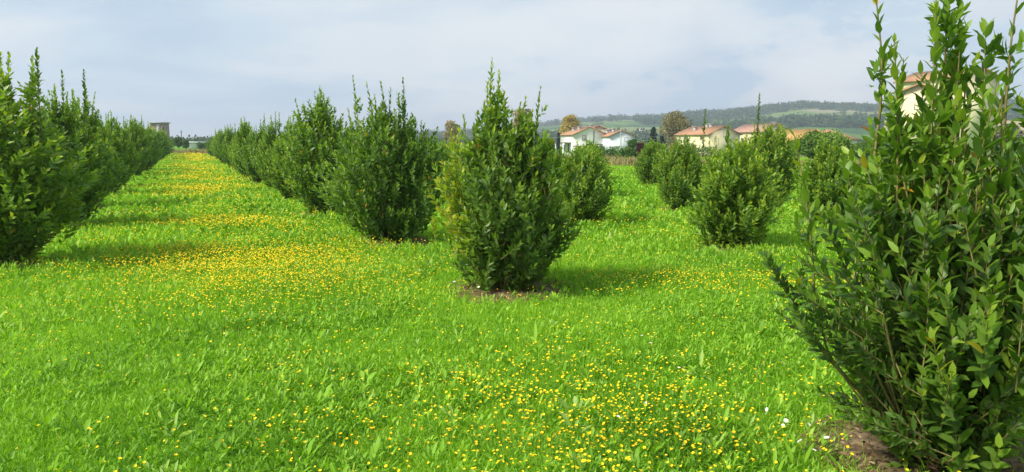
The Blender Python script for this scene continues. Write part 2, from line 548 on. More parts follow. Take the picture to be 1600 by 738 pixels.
def leaves_on(paths, per, rg, Lf, wr, t0, tip_t=0.22, ang=0.85, lo=0.1, tight=False):
    n = len(paths)
    u = np.linspace(lo, 0.99, per)[None, :] + rg.uniform(-.02, .02, (n, per))
    u = np.clip(u, 0, 1)
    s = u * 4
    k = np.minimum(s.astype(int), 3)
    fr = (s - k)[..., None]
    ii = np.arange(n)[:, None]
    P = paths[ii, k] * (1 - fr) + paths[ii, k + 1] * fr
    T = nrm(paths[ii, k + 1] - paths[ii, k])
    a1 = nrm(np.cross(T, np.array([.13, .21, .97]) + rg.normal(0, .05, (n, 1, 3))))
    a2 = np.cross(T, a1)
    ph = (np.arange(per)[None, :] * 2.39996 + rg.uniform(0, 6.28, (n, 1)) + rg.normal(0, .25, (n, per)))[..., None]
    perp = np.cos(ph) * a1 + np.sin(ph) * a2
    el = (ang * (1 - 0.45 * u ** 2) + rg.normal(0, .14, (n, per)))[..., None]      # angle off the stem
    A = T * np.cos(el) + perp * np.sin(el)
    Nn = nrm(T * np.sin(el) - perp * np.cos(el) + rg.normal(0, .22, (n, per, 3)))
    ln = Lf * (1 - 0.45 * np.abs(u - .45) ** 1.5 * 2) * rg.uniform(.72, 1.15, (n, per))
    wd = ln * wr * rg.uniform(.85, 1.15, (n, per))
    ti = t0 + tip_t * np.clip((u - .62) / .38, 0, 1) + rg.normal(0, .075, (n, per)) + rg.normal(0, .05, (n, 1))
    ti = np.clip(ti, 0, .74)
    odd = rg.random((n, per)) < .006
    ti = np.where(odd, rg.uniform(.8, 1, (n, per)), ti)
    return [a.reshape(-1, *a.shape[2:]) for a in (P, A, Nn, ln, wd, ti)]


def grow(seed, Hb, R, ntw, leaders, per=15, Lf=.082, wr=.36, hi=False, prof=PROFILE, tone=None, open_top=0.0, depth=(.1, 1.0), stems=22, bias=0.42, t0=.27, shape=None, fan=.45, tw=(.22, .44), fnoise_=.2):
    rg = np.random.default_rng(seed)
    pf = np.array(prof)
    ts = np.linspace(0, 1, 200)
    wgt = np.interp(ts, pf[:, 0], pf[:, 1]) ** 1.4 * (1 - open_top * smooth((ts - .55) / .35))
    t_ = rg.choice(ts, ntw, p=wgt / wgt.sum()) + rg.uniform(-.003, .003, ntw)
    a = rg.uniform(0, 2 * math.pi, ntw)
    ph = rg.uniform(0, 6.28, 6)
    lump = 1 + .13 * np.sin(2 * a + ph[0] + 3 * t_) + .12 * np.sin(3 * a + ph[1] - 5 * t_) + .10 * np.sin(5 * a + ph[2] + 9 * t_) + .08 * np.sin(7 * a + ph[3] - 17 * t_)
    lump *= 1 + rg.normal(0, .11, ntw)
    f = rg.uniform(depth[0], depth[1], ntw) ** bias
    rad = R * np.interp(t_, pf[:, 0], pf[:, 1]) * lump * f
    tip = np.stack([np.cos(a) * rad, np.sin(a) * rad, 0.06 + t_ * Hb * (1 + .06 * np.sin(3 * a + ph[4]) + .04 * np.sin(5 * a + ph[5]))], -1)
    if shape is not None:
        tip = shape(tip)
    out_ = np.stack([np.cos(a), np.sin(a), np.zeros(ntw)], -1)
    lean = (0.95 * f * (1 - .55 * t_))[:, None]
    dirn = nrm(out_ * lean + np.array([0, 0, .95]))
    dirn = nrm(dirn * (1 - fan) + fan * nrm(tip - np.array([0, 0, -.15])) + rg.normal(0, fnoise_, (ntw, 3)))
    dirn[:, 2] = np.where(tip[:, 2] < .3, np.maximum(dirn[:, 2], .15), dirn[:, 2])
    ln = rg.uniform(tw[0], tw[1], ntw)
    paths = twig_paths(tip, nrm(dirn), ln, rg, .35 - .2 * fan)
    paths[..., 2] = np.maximum(paths[..., 2], .04)
    parts = [leaves_on(paths, per, rg, Lf, wr, t0)]
    tub = []
    # main stems
    sa = rg.uniform(0, 6.28, stems); sf = rg.uniform(.15, .95, stems) ** .6; st = rg.uniform(.6, 1.0, stems)
    u = np.linspace(0, 1, 6)
    tr = R * np.interp(st, pf[:, 0], pf[:, 1]) * sf * .68
    r0 = R * .16
    rr_ = r0 + (tr - r0)[:, None] * (u ** .8)[None]
    sp_ = np.stack([np.cos(sa)[:, None] * rr_, np.sin(sa)[:, None] * rr_, (st * Hb)[:, None] * u[None] ** 1.1 - .05], -1)
    if shape is not None:
        sp_ = shape(sp_.reshape(-1, 3)).reshape(sp_.shape)
    sp_[:, 1:-1] += rg.normal(0, .02, sp_[:, 1:-1].shape)
    tub.append((sp_, np.linspace(.014, .003, 6)[None] * rg.uniform(.7, 1.2, (stems, 1))))
    parts.append(leaves_on(sp_[:, 1:], 34, rg, Lf, wr, t0))
    if hi:
        tub.append((paths, np.broadcast_to(np.linspace(.0038, .0016, 5), paths.shape[:2])))
    # leader shoots standing out of the top
    for (lx, ly, lh, dens) in leaders:
        z0 = lh - rg.uniform(.75, .95)
        z0 = min(z0, Hb * .75)
        base = np.array([lx * .82, ly * .82, z0]); top = np.array([lx, ly, lh])
        u5 = np.linspace(0, 1, 5)[:, None]
        pth = base + (top - base) * u5 + np.array([rg.normal(0, .02), rg.normal(0, .02), 0]) * np.sin(u5 * 3.1)
        n_l = max(10, int((lh - z0) / .021 * dens))
        parts.append(leaves_on(pth[None], n_l, rg, Lf * .86, wr, t0 + .06, .2, .62, .02))
        # short side twigs low on the leader make the crown run up into it
        kk = max(2, int(10 * dens * dens)) 
        tu = rg.uniform(0, .62, kk)
        bp = base + (top - base) * tu[:, None]
        aa_ = rg.uniform(0, 6.28, kk)
        dd = nrm(np.stack([np.cos(aa_) * .55, np.sin(aa_) * .55, np.ones(kk)], -1))
        l2 = rg.uniform(.12, .26, kk) * (1.1 - .5 * tu)
        parts.append(leaves_on(twig_paths(bp + dd * l2[:, None], dd, l2, rg), max(7, per // 2 + 1), rg, Lf * .82, wr, t0 + .04))
        tub.append((pth[None], np.linspace(.007, .002, 5)[None]))
    P, A, Nn, ln_, wd, ti = [np.concatenate(q) for q in zip(*parts)]
    if tone is not None:
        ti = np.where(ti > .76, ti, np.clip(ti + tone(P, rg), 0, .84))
    keep = P[:, 2] > .03
    fol = stamp(T_HI if hi else T_LO, P[keep], A[keep], Nn[keep], ln_[keep], wd[keep], ti[keep])
    Vs, Qs, n0 = [], [], 0
    for pt, rd in tub:
        V, q = tubes(pt, np.broadcast_to(rd, pt.shape[:2]), 5 if pt.shape[1] == 6 else 4)
        Vs.append(V); Qs.append(q + n0); n0 += len(V)
    return fol, (np.concatenate(Vs), np.concatenate(Qs))


def shrub(name, fol, stem, loc, rz, label, group, scale=1.0):
    e = empty(name, loc, rz, scale)
    tag(e, label, "shrub", group)
    mesh_obj("foliage", fol[0], fol[1], M_bay, e, fol[2], True)
    mesh_obj("stems", stem[0], [stem[1]], M_bark, e, None, True)
    return e


UDIR = ray(290, 220)[:2]; UDIR = UDIR / np.linalg.norm(UDIR)
NDIR = np.array([-UDIR[1], UDIR[0]]) * -1          # to the right of the rows
shrub_xy = []                                       # (x, y, radius of bare ground)
GRP = {1: "bay shrubs in the row left of the grass aisle", 2: "bay shrubs in the row right of the grass aisle", 3: "bay shrubs in the short rows on the right"}


def ground_at(p):
    return (float(p[0]), float(p[1]), float(terrain(p[0], p[1])) - .005)


# -- the shrub in the middle of the picture
Pc = G(795, 455)
dc = Pc[1] / 7.9


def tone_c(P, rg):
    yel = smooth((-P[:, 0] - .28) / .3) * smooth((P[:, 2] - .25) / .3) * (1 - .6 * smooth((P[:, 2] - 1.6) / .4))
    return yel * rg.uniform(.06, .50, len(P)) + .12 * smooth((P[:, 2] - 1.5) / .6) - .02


def shape_c(p):
    p = p.copy()
    z = p[:, 2]
    p[:, 0] *= np.where(p[:, 0] < 0, 1.17, 1.0)
    p[:, 0] += -.05 * smooth((z - 1.5) / .5)
    return p


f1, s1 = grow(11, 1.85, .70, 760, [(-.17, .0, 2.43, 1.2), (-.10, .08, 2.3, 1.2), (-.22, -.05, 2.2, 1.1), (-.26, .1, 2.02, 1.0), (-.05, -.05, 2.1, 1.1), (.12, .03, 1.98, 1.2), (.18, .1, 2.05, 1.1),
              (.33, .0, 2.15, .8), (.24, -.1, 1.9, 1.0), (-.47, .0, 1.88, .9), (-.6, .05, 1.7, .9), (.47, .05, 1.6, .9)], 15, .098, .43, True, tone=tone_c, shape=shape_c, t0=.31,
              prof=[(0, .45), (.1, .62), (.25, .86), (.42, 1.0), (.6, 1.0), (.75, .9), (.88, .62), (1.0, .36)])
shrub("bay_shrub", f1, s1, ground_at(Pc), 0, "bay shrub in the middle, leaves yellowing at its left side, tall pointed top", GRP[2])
shrub_xy.append((*Pc, .62))

# -- the big shrub at the right edge
Pr = np.array([2.13, 3.62])
def shape_r(p):
    p = p.copy()
    p[:, 0] *= np.where((p[:, 0] < 0), 1 - .2 * smooth((1.3 - p[:, 2]) / .5), 1.0)
    return p


f2, s2 = grow(5, 2.1, .61, 410, [(-.5, .0, 2.45, .62), (-.36, -.02, 2.08, 1.0), (-.12, .0, 2.8, .95), (-.05, .08, 2.45, .85), (-.2, -.06, 2.25, .9), (.21, -.05, 2.6, .42), (.36, .0, 2.05, .8), (-.78, .05, 1.64, .7), (-.25, .1, 2.0, 1.0), (.5, .2, 1.85, .9)],
              21, .106, .42, True, open_top=.84, stems=34, t0=.30, shape=shape_r, fan=.8, tw=(.35, .75), fnoise_=.13, depth=(.25, 1.0),
              prof=[(0, .48), (.12, .74), (.25, .94), (.45, 1.0), (.62, .9), (.75, .74), (.88, .5), (1.0, .2)])
big = shrub("bay_shrub", f2, s2, ground_at(Pr), 0, "largest and nearest bay shrub, filling the right edge, its top above the picture", GRP[2])
shrub_xy.append((*Pr, .56))
rg = np.random.default_rng(77)
tips = [(1200, 398), (1212, 482), (1247, 400), (1268, 455), (1226, 440), (1306, 522), (1283, 612), (1255, 500), (1320, 640), (1372, 655), (1236, 470), (1285, 500), (1300, 628), (1346, 648)]
shift = np.array([Pr[0], Pr[1], -.005])
tp = np.array([at(a_, b_, 3.42 + .12 * math.sin(q_ * 2.3)) for q_, (a_, b_) in enumerate(tips)]) - shift
dd = nrm(np.array([-.62, -.05, .8]) + rg.normal(0, .14, (len(tp), 3)))
dd[[6, 8, 9, 12, 13], 2] *= .6; dd = nrm(dd)
ll = rg.uniform(.36, .52, len(tp))
for sel, bl in (([0, 1, 2, 3, 4, 5, 7, 10, 11], "low bough reaching out to the left over the grass"), ([6, 8, 9, 12, 13], "lowest bough hanging near the bare soil")):
    paths = twig_paths(tp[sel], dd[sel], ll[sel], rg, .3)
    st0 = paths[:, 0]
    tp2 = paths[:, 2].repeat(2, 0) + np.tile(np.array([[-.10, -.05, .13], [.07, .05, .17]]), (len(sel), 1)) + rg.normal(0, .03, (2 * len(sel), 3))
    dd2 = nrm(tp2 - paths[:, 1].repeat(2, 0))
    paths2 = twig_paths(tp2, dd2, rg.uniform(.15, .24, len(tp2)), rg, .2)
    q1 = leaves_on(paths, 30, rg, .078, .38, .22, .12)
    q2 = leaves_on(paths2, 13, rg, .072, .38, .24, .12)
    P, A, Nn, ln_, wd, ti = [np.concatenate(q_) for q_ in zip(q1, q2)]
    V, Pl, tt = stamp(T_HI, P, A, Nn, ln_, wd, ti)
    bough = mesh_obj("bough", V, Pl, M_bay, big, tt, True)
    bough["label"] = bl
    u = np.linspace(0, 1, 6)[None, :, None]
    root = np.array([-.12, -.03, .12])
    br = root + (st0[:, None] - root) * u + np.array([0, 0, -.05]) * np.sin(u * 3.14)
    Vt, q = tubes(br, np.broadcast_to(np.linspace(.011, .004, 6), br.shape[:2]), 6)
    mb = MB().add(Vt, [q])
    Vt, q = tubes(np.concatenate([paths, paths2]), np.broadcast_to(np.linspace(.004, .0015, 5), (len(paths) + len(paths2), 5)), 4)
    mb.add(Vt, [q])
    mb.build("branch", M_bark, bough, True)

# -- second shrub up the row (tall spikes)
P1 = G(612, 378)
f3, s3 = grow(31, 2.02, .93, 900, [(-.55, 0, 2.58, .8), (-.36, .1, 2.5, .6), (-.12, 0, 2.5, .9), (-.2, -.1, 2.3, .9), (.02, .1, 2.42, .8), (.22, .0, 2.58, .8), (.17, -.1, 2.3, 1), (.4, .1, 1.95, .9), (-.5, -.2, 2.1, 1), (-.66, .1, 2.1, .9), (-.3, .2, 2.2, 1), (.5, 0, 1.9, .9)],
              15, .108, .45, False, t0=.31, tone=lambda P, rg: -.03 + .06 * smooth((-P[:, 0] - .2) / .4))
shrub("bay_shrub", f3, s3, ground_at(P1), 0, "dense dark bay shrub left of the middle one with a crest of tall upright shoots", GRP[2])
shrub_xy.append((*P1, .62))

# -- variants that fill the rows
variants = []
for vi in range(6):
    rgv = np.random.default_rng(100 + vi)
    nl = [7, 8, 6, 9, 7, 8][vi]
    lead = []
    for q_ in range(nl):
        a_ = rgv.uniform(0, 6.28); r_ = rgv.uniform(.05, .5)
        lead.append((r_ * math.cos(a_), r_ * math.sin(a_), rgv.uniform(2.2, 2.6), rgv.uniform(.8, 1.25)))
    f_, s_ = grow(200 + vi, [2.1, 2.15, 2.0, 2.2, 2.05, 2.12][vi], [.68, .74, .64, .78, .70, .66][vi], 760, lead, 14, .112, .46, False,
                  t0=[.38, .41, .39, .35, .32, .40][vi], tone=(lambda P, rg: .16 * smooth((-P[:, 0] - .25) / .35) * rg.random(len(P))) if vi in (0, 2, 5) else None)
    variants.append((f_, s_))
lowv = []
for vi in range(4):
    rgv = np.random.default_rng(300 + vi)
    lead = []
    for q_ in range([4, 5, 3, 5][vi]):
        a_ = rgv.uniform(0, 6.28); r_ = rgv.uniform(.05, .4)
        lead.append((r_ * math.cos(a_), r_ * math.sin(a_), rgv.uniform(1.5, 1.8), rgv.uniform(.8, 1.2)))
    f_, s_ = grow(400 + vi, [1.48, 1.56, 1.45, 1.58][vi], [.60, .64, .57, .66][vi], 760, lead, 14, .104, .46, False, t0=[.42, .36, .40, .37][vi],
                  prof=[(0, .5), (.1, .68), (.25, .88), (.42, 1.0), (.6, .98), (.75, .86), (.9, .6), (1.0, .3)],
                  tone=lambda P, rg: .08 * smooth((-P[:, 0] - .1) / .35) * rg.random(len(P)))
    lowv.append((f_, s_))
proto = {}


def place(v, low, p, rz, scale, label, group):
    key = (v, low)
    f_, s_ = (lowv if low else variants)[v]
    if key not in proto:
        e = shrub("bay_shrub", f_, s_, (0, 0, 0), 0, label, group)
        proto[key] = e
    else:
        e = copy_tree(proto[key])
        tag(e, label, "shrub", group)
    e.location = ground_at(p)
    e.rotation_euler = (0, 0, rz)
    e.scale = (scale * rng.uniform(.93, 1.07), scale * rng.uniform(.93, 1.07), scale)
    shrub_xy.append((*p, .55))
    return e


ORD = ["first", "second", "third", "fourth", "fifth", "sixth", "seventh", "eighth", "ninth", "tenth", "eleventh", "twelfth", "thirteenth", "fourteenth", "fifteenth",
       "sixteenth", "seventeenth", "eighteenth", "nineteenth", "twentieth", "twenty-first", "twenty-second", "twenty-third", "twenty-fourth", "twenty-fifth", "twenty-sixth", "twenty-seventh", "twenty-eighth", "twenty-ninth", "thirtieth"]


def beyond(p):          # far edge of the orchard, a slanting line
    a, b = np.array([-44.0, 93.0]), np.array([8.0, 41.0])
    d = b - a
    return (p[0] - a[0]) * (-d[1]) + (p[1] - a[1]) * d[0] > 0


S = float(np.linalg.norm(P1 - Pc)) * 1.02
P2 = G(507, 337)
print("row step", S, np.linalg.norm(P2 - P1), "center", Pc, P1, P2, "udir", UDIR)
# row right of the aisle
k = 2
pk = P2
while not beyond(pk):
    lab = {2: "slim bay shrub just beyond the dense spiky one, right of the grass aisle", 3: "bay shrub with one long shoot, fourth from the middle shrub along the aisle"}.get(k)
    lab = lab or f"{ORD[k]} bay shrub beyond the middle one in the row right of the aisle"
    place([5, 1, 3, 0, 2, 4][k % 6], False, pk, rng.uniform(0, 6.28) if k != 2 else 0.4, [.98, .9, 1.04, .86, 1.0, .94, 1.06][k % 7] * rng.uniform(.95, 1.05), lab, GRP[2])
    k += 1
    pk = P2 + UDIR * S * (k - 2) + NDIR * rng.normal(0, .14)
# row left of the aisle
Q0 = G(5, 418)
k = 0
while True:
    pk = Q0 + UDIR * S * k + NDIR * rng.normal(0, .12)
    if beyond(pk): break
    lab = {-1: "bay shrub just outside the left edge, nearest of the left row", 0: "leafy bay shrub cut by the left edge with a bright pointed shoot", 1: "bay shrub with two tall shoots, second from the left edge",
           2: "bay shrub with a cluster of short shoots, third from the left edge"}.get(k) or f"{ORD[k]} bay shrub from the left edge in the row left of the aisle"
    eb_ = place([1, 3, 0, 4, 5, 2][k % 6], False, pk, rng.uniform(0, 6.28), [1.06, 1.0, 1.1, .92, 1.02, .96, 1.08][k % 7], lab, GRP[1])
    wide = [1.2, 1.1, 1.04, 1.0][max(0, k)] if k < 4 else 1.0
    eb_.scale = (eb_.scale[0] * wide, eb_.scale[1] * wide, eb_.scale[2])
    k += 1
# short rows on the right
R3, R3b = G(1143, 390), G(908, 352)
R4, R4b = G(1292, 352), G(1062, 328)
R5, R5b = G(1198, 318), G(1020, 291)
rows = [("row behind the middle shrub", R3, R3b, 1.0, .87), ("second row behind the middle shrub", R4, R4b, .96, .93), ("third row behind the middle shrub", R5, R5b, 1.2, .95)]
special = {(0, 0): "low bushy bay shrub standing alone right of the middle one", (0, 1): "rounded low bay shrub just right of the middle one, its base showing",
           (1, 0): "low bay shrub behind the foreground one at right, partly hidden", (1, 1): "rounded bay shrub before the cream house with a thin tall shoot beside it",
           (2, 0): "bay shrub with one very long bare shoot right of the cream house", (2, 1): "small bay shrub at the right side of the open gap in the rows"}
for ri, (nm, A0, A1, sa, sb) in enumerate(rows):
    for k in range(-2, 14):
        if k == 0: pk = A0
        elif k == 1: pk = A1
        elif k > 1: pk = A1 + UDIR * S * (k - 1)
        else: pk = A0 + UDIR * S * k
        if beyond(pk) or pk[1] < 2.2: continue
        if k < 0 and ri == 0 and k < -1: continue
        lab = special.get((ri, k)) or (f"{ORD[k]} low bay shrub in the {nm}" if k > 0 else f"low bay shrub in the {nm}, {['', 'just', 'far'][-k]} right of its front")
        place((k + ri * 2) % 4, True, pk, rng.uniform(0, 6.28), (sa if k == 0 else sb) * rng.uniform(.96, 1.05), lab, GRP[3])
# long bare shoots on two of them
def long_shoot(px_, py_top, base_xy, z0):
    top = at(px_, py_top, base_xy[1])
    b = np.array([top[0] - .03, base_xy[1], z0])
    rgx = np.random.default_rng(int(px_))
    pth = b + (top - b) * np.linspace(0, 1, 5)[:, None]
    P, A, Nn, ln_, wd, ti = leaves_on(pth[None], int((top[2] - z0) / .019), rgx, .105, .44, .25, .1, .8, .02)
    V, Pl, tt = stamp(T_HI, P, A, Nn, ln_, wd, ti)
    return V, Pl, tt, pth


def add_shoot(target, px_, py_top, z0):
    e = [o_ for o_ in C.objects if o_.get("label") == target][0]
    V, Pl, tt, pth = long_shoot(px_, py_top, np.array(e.location[:2]), z0)
    bpy.context.view_layer.update()
    inv = np.array(e.matrix_basis.inverted())
    V = V @ inv[:3, :3].T + inv[:3, 3]
    o_ = mesh_obj("long_shoot", V, Pl, M_bay, e, tt, True)
    m_ = MB().tube(pth @ inv[:3, :3].T + inv[:3, 3], np.linspace(.008, .003, 5)).build("shoot_stem", M_bark, o_, True)


add_shoot(special[(2, 0)], 1187, 146, 1.3)
add_shoot(special[(1, 1)], 1102, 172, 1.2)
add_shoot(special[(0, 0)], 1139, 196, 1.2)
add_shoot("leafy bay shrub cut by the left edge with a bright pointed shoot", 57, 80, 1.6)
add_shoot("bay shrub with two tall shoots, second from the left edge", 97, 113, 1.7)
add_shoot("bay shrub with two tall shoots, second from the left edge", 131, 112, 1.7)

# ------------------------------------------------------------------ bare soil under the shrubs, and the dead leaves on it
sxy = np.array(shrub_xy)


def bare(x, y):
    """1 under shrubs (bare ground), 0 in the meadow"""
    b = np.zeros_like(x)
    for (sx, sy, sr) in sxy:
        if sy > 34: continue
        d = np.hypot(x - sx, (y - sy) * 1.0) / (sr * (0.75 + .5 * vnoise(x, y, .35, 3)))
        b = np.maximum(b, smooth((1.2 - d) / .65))
    return b


SV, SQ, n0 = [], [], 0
lit = []
rg = np.random.default_rng(5)
for (sx, sy, sr) in sxy:
    if sy > 34: continue
    th = np.linspace(0, 2 * math.pi, 33)[:-1]
    rads = np.array([0.02, .4, .75, 1.0, 1.25])
    xs = sx + np.outer(rads, np.cos(th)) * sr * 1.05; ys = sy + np.outer(rads, np.sin(th)) * sr * 1.05
    xs += (vnoise(xs, ys, .3, 7) - .5) * .2; ys += (vnoise(xs, ys, .3, 8) - .5) * .2
    zs = terrain(xs, ys) + np.array([.05, .045, .03, .012, -.03])[:, None] + .02 * (vnoise(xs, ys, .12, 9) - .5)
    SV.append(np.stack([xs, ys, zs], -1).reshape(-1, 3))
    i = np.arange(4)[:, None] * 32; j = np.arange(32)[None]; j2 = (j + 1) % 32
    SQ.append(np.stack([i + j, i + 32 + j, i + 32 + j2, i + j2], -1).reshape(-1, 4)[:, ::-1] + n0)
    n0 += 5 * 32
    n_l = int(1100 * (sr / .6) ** 2 / (1 + (sy / 12) ** 2))
    a_ = rg.uniform(0, 6.28, n_l); r_ = np.sqrt(rg.random(n_l)) * sr * 1.12
    lit.append(np.stack([sx + r_ * np.cos(a_), sy + r_ * np.sin(a_)], -1))
tag(mesh_obj("soil", np.concatenate(SV), [np.concatenate(SQ)], M_soil, None, None, True), kind="structure")
lit = np.concatenate(lit)
n = len(lit)
A = nrm(np.stack([rg.normal(size=n), rg.normal(size=n), rg.uniform(-.1, .35, n)], -1))
Nn = nrm(np.stack([rg.normal(0, .35, n), rg.normal(0, .35, n), np.ones(n)], -1))
Ln = rg.uniform(.02, .05, n)
V, Pl, tt = stamp(T_HI, np.column_stack([lit, terrain(lit[:, 0], lit[:, 1]) + rg.uniform(.045, .07, n)]), A, Nn, Ln, Ln * .38, rg.random(n))
tag(mesh_obj("leaf_litter", V, Pl, M_litter, None, tt), label="brown dead leaves lying on the bare soil under the shrubs", cat="leaf litter", kind="stuff")

# ------------------------------------------------------------------ grass, herbs, flowers
HALF = R_(43)


def scatter(n, d0, d1, pdf, rg):
    dd_ = np.geomspace(d0, d1, 400)
    c = pdf(dd_) * dd_
    cum = np.concatenate([[0], np.cumsum((c[1:] + c[:-1]) / 2 * np.diff(dd_))])
    d = np.interp(rg.random(n) * cum[-1], cum, dd_)
    a = rg.uniform(-HALF, HALF, n)
    return d * np.sin(a), d * np.cos(a), d


def row_n(x, y):
    """distance to the right of the aisle's middle line, metres"""
    return (x - Q0[0]) * NDIR[0] + (y - Q0[1]) * NDIR[1] - AISLE_MID


AISLE_W = float((Pc - Q0) @ NDIR)
AISLE_MID = AISLE_W / 2
print("aisle width", AISLE_W)


def flower_density(x, y):
    """flowers per square metre (photo: band up the aisle, foreground patch, strip at right)"""
    n = row_n(x, y)
    d = np.hypot(x, y)
    band = np.exp(-((n - .1) / 1.35) ** 2) * smooth((d - 6.2) / 3.5)
    band = 2.5 * band * (.22 + 1.1 * smooth((fnoise(x, y, 2.2, 30) - .42) / .2))
    cx, cy = G(840, 690); fg = np.exp(-((x - cx) / 1.1) ** 2 - ((y - cy) / .85) ** 2)
    cx, cy = G(640, 700); fg = np.maximum(fg, .75 * np.exp(-((x - cx) / .8) ** 2 - ((y - cy) / .5) ** 2))
    cx, cy = G(760, 590); fg2 = .35 * np.exp(-((x - cx) / 1.7) ** 2 - ((y - cy) / 1.1) ** 2)
    cx, cy = G(1100, 455); st = np.exp(-((x - cx) / 1.9) ** 2 - ((y - cy + .12 * (x - cx)) / .5) ** 2)
    cx, cy = G(400, 420); lf = .55 * np.exp(-((x - cx) / 1.7) ** 2 - ((y - cy) / 1.9) ** 2)
    cx, cy = G(960, 370); md = .22 * np.exp(-((x - cx) / 4.5) ** 2 - ((y - cy) / 4.5) ** 2)
    base = .03 + .06 * smooth((fnoise(x, y, 1.4, 33) - .45) / .2)
    patch = .4 + .9 * smooth((fnoise(x, y, .8, 35) - .4) / .25)
    return 350 * (band * 1.0 + (fg * 1.6 + fg2 * .9 + st * 2.2 + lf * .8 + md) * patch + base) * (1 - bare(x, y))


rg = np.random.default_rng(3)
# grass blades
NB = 1150000
x, y, d = scatter(NB, 2.0, 120, lambda q: 1 / (1 + (q / 4.2) ** 2), rg)
keep = rg.random(NB) > bare(x, y) * .93
hm = .45 + 1.1 * fnoise(x, y, .75, 40) * (.7 + .6 * fnoise(x, y, 3.0, 44))
gfr = smooth((fnoise(x, y, 1.1, 50) - .30) / .3)
keep &= rg.random(NB) < .42 + .55 * gfr
x, y, d, hm = x[keep], y[keep], d[keep], hm[keep]
n = len(x)
el = rg.uniform(.7, 1.45, n); a_ = rg.uniform(0, 6.28, n)
A = np.stack([np.cos(a_) * np.cos(el), np.sin(a_) * np.cos(el), np.sin(el)], -1)
Nn = nrm(np.stack([np.cos(a_) * -np.sin(el), np.sin(a_) * -np.sin(el), np.cos(el)], -1) + rg.normal(0, .3, (n, 3)))
Ln = hm * rg.uniform(.06, .125, n)
Wd = rg.uniform(.0025, .0047, n) * np.maximum(1, d / 5.0) ** .95
P = np.column_stack([x, y, terrain(x, y) - .01])
ti = np.clip(.5 + .9 * (fnoise(x, y, 1.6, 60) - .5) + rg.normal(0, .2, n), 0, .9)
ti = np.where(rg.random(n) < .015, 1.0, ti)
near = d < 9
VA, PA, TA = stamp(T_BLADE, P[near], A[near], Nn[near], Ln[near], Wd[near], ti[near], rg.uniform(.05, .55, near.sum()))
VB, PB, TB = stamp(T_BLO, P[~near], A[~near], Nn[~near], Ln[~near], Wd[~near], ti[~near], rg.uniform(.05, .4, (~near).sum()))
tris = np.concatenate([PA[0], PB[0] + len(VA)]); qs = np.concatenate([PA[1], PB[1] + len(VA)])
nA = len(PA[0]); nB = len(PB[0])
tt = np.concatenate([TA[:nA], TB[:nB], TA[nA:], TB[nB:]])
tag(mesh_obj("grass", np.concatenate([VA, VB]), [tris, qs], M_grass, None, tt, True), label="bright green meadow grass between the shrub rows", cat="grass", kind="stuff")

# leafy herbs: rosettes of oblong leaves
NP = 120000
x, y, d = scatter(NP, 2.0, 45, lambda q: 1 / (1 + (q / 4.6) ** 2), rg)
keep = (rg.random(NP) > bare(x, y) * .95) & (rg.random(NP) < 1.0 - .72 * smooth((fnoise(x, y, 1.1, 50) - .38) / .22))
x, y, d = x[keep], y[keep], d[keep]
n = len(x)
K = 9
sz = np.exp(rg.normal(0, .28, n)) * np.where((rg.random(n) < .02) & (d < 8), 1.8, 1.0)
hm = .6 + .9 * fnoise(x, y, .75, 40)
a_ = rg.uniform(0, 6.28, (n, 1)) + np.arange(K)[None] * 2.4
hz = rg.random((n, K))
el = .25 + hz * 1.0
A = np.stack([np.cos(a_) * np.cos(el), np.sin(a_) * np.cos(el), np.sin(el)], -1)
Nn = np.stack([-np.cos(a_) * np.sin(el), -np.sin(a_) * np.sin(el), np.cos(el)], -1) + rg.normal(0, .25, (n, K, 3))
sc_ = (sz * np.clip(d / 9, 1, 1.5))[:, None]
Ln = rg.uniform(.026, .056, (n, K)) * sc_
Wd = Ln * rg.uniform(.18, .30, (n, K)) * np.clip(d / 9, 1, 2.2)[:, None]
P = np.stack([x[:, None] + np.cos(a_) * .012 * sc_, y[:, None] + np.sin(a_) * .012 * sc_, (terrain(x, y))[:, None] + hz * .07 * (hm * np.minimum(sz, 1.3))[:, None]], -1)
ti = np.clip(.42 + .8 * (fnoise(x, y, 1.3, 61) - .5)[:, None] + rg.normal(0, .1, (n, 1)) + rg.normal(0, .14, (n, K)), 0, .85)
ti = np.where((rg.random(n) < .03)[:, None], rg.uniform(.86, 1, (n, K)), ti)
near = (d < 8)
fl = lambda q, m_: q[m_].reshape(-1, *q.shape[2:])
VA, PA, TA = stamp(T_HI, fl(P, near), fl(A, near), fl(Nn, near), fl(Ln, near), fl(Wd, near), fl(ti, near), rg.uniform(0, .5, near.sum() * K))
VB, PB, TB = stamp(T_LO, fl(P, ~near), fl(A, ~near), fl(Nn, ~near), fl(Ln, ~near), fl(Wd, ~near), fl(ti, ~near))
tris = np.concatenate([PA[0], PB[0] + len(VA)])
nA = len(PA[0])
tt = np.concatenate([TA[:nA], TB, TA[nA:]])
tag(mesh_obj("meadow_herbs", np.concatenate([VA, VB]), [tris, PA[1]], M_herb, None, tt, True), label="low leafy meadow herbs growing among the grass", cat="herbs", kind="stuff")


# flowers
def flower_mesh(np_, r, cup, rd, h):
    a = np.arange(np_ * 2) * math.pi / np_
    rr_ = np.where(np.arange(np_ * 2) % 2 == 0, r, r * .72)
    V = [(0, 0, h)]
    V += [(rd * math.cos(q), rd * math.sin(q), h + .0005) for q in a]
    V += [(R1 * math.cos(q), R1 * math.sin(q), h + cup) for q, R1 in zip(a, rr_)]
    V += [(0, 0, h + rd * .6)]
    V += [(rd * 1.05 * math.cos(q), rd * 1.05 * math.sin(q), h + .001) for q in a]
    m = np_ * 2
    j = np.arange(m); j2 = (j + 1) % m
    pet = np.stack([1 + j, 1 + m + j, 1 + m + j2, 1 + j2], -1)
    disc = np.stack([np.full(m, 1 + 2 * m), 2 + 2 * m + j, 2 + 2 * m + j2], -1)
    return np.array(V), pet, disc


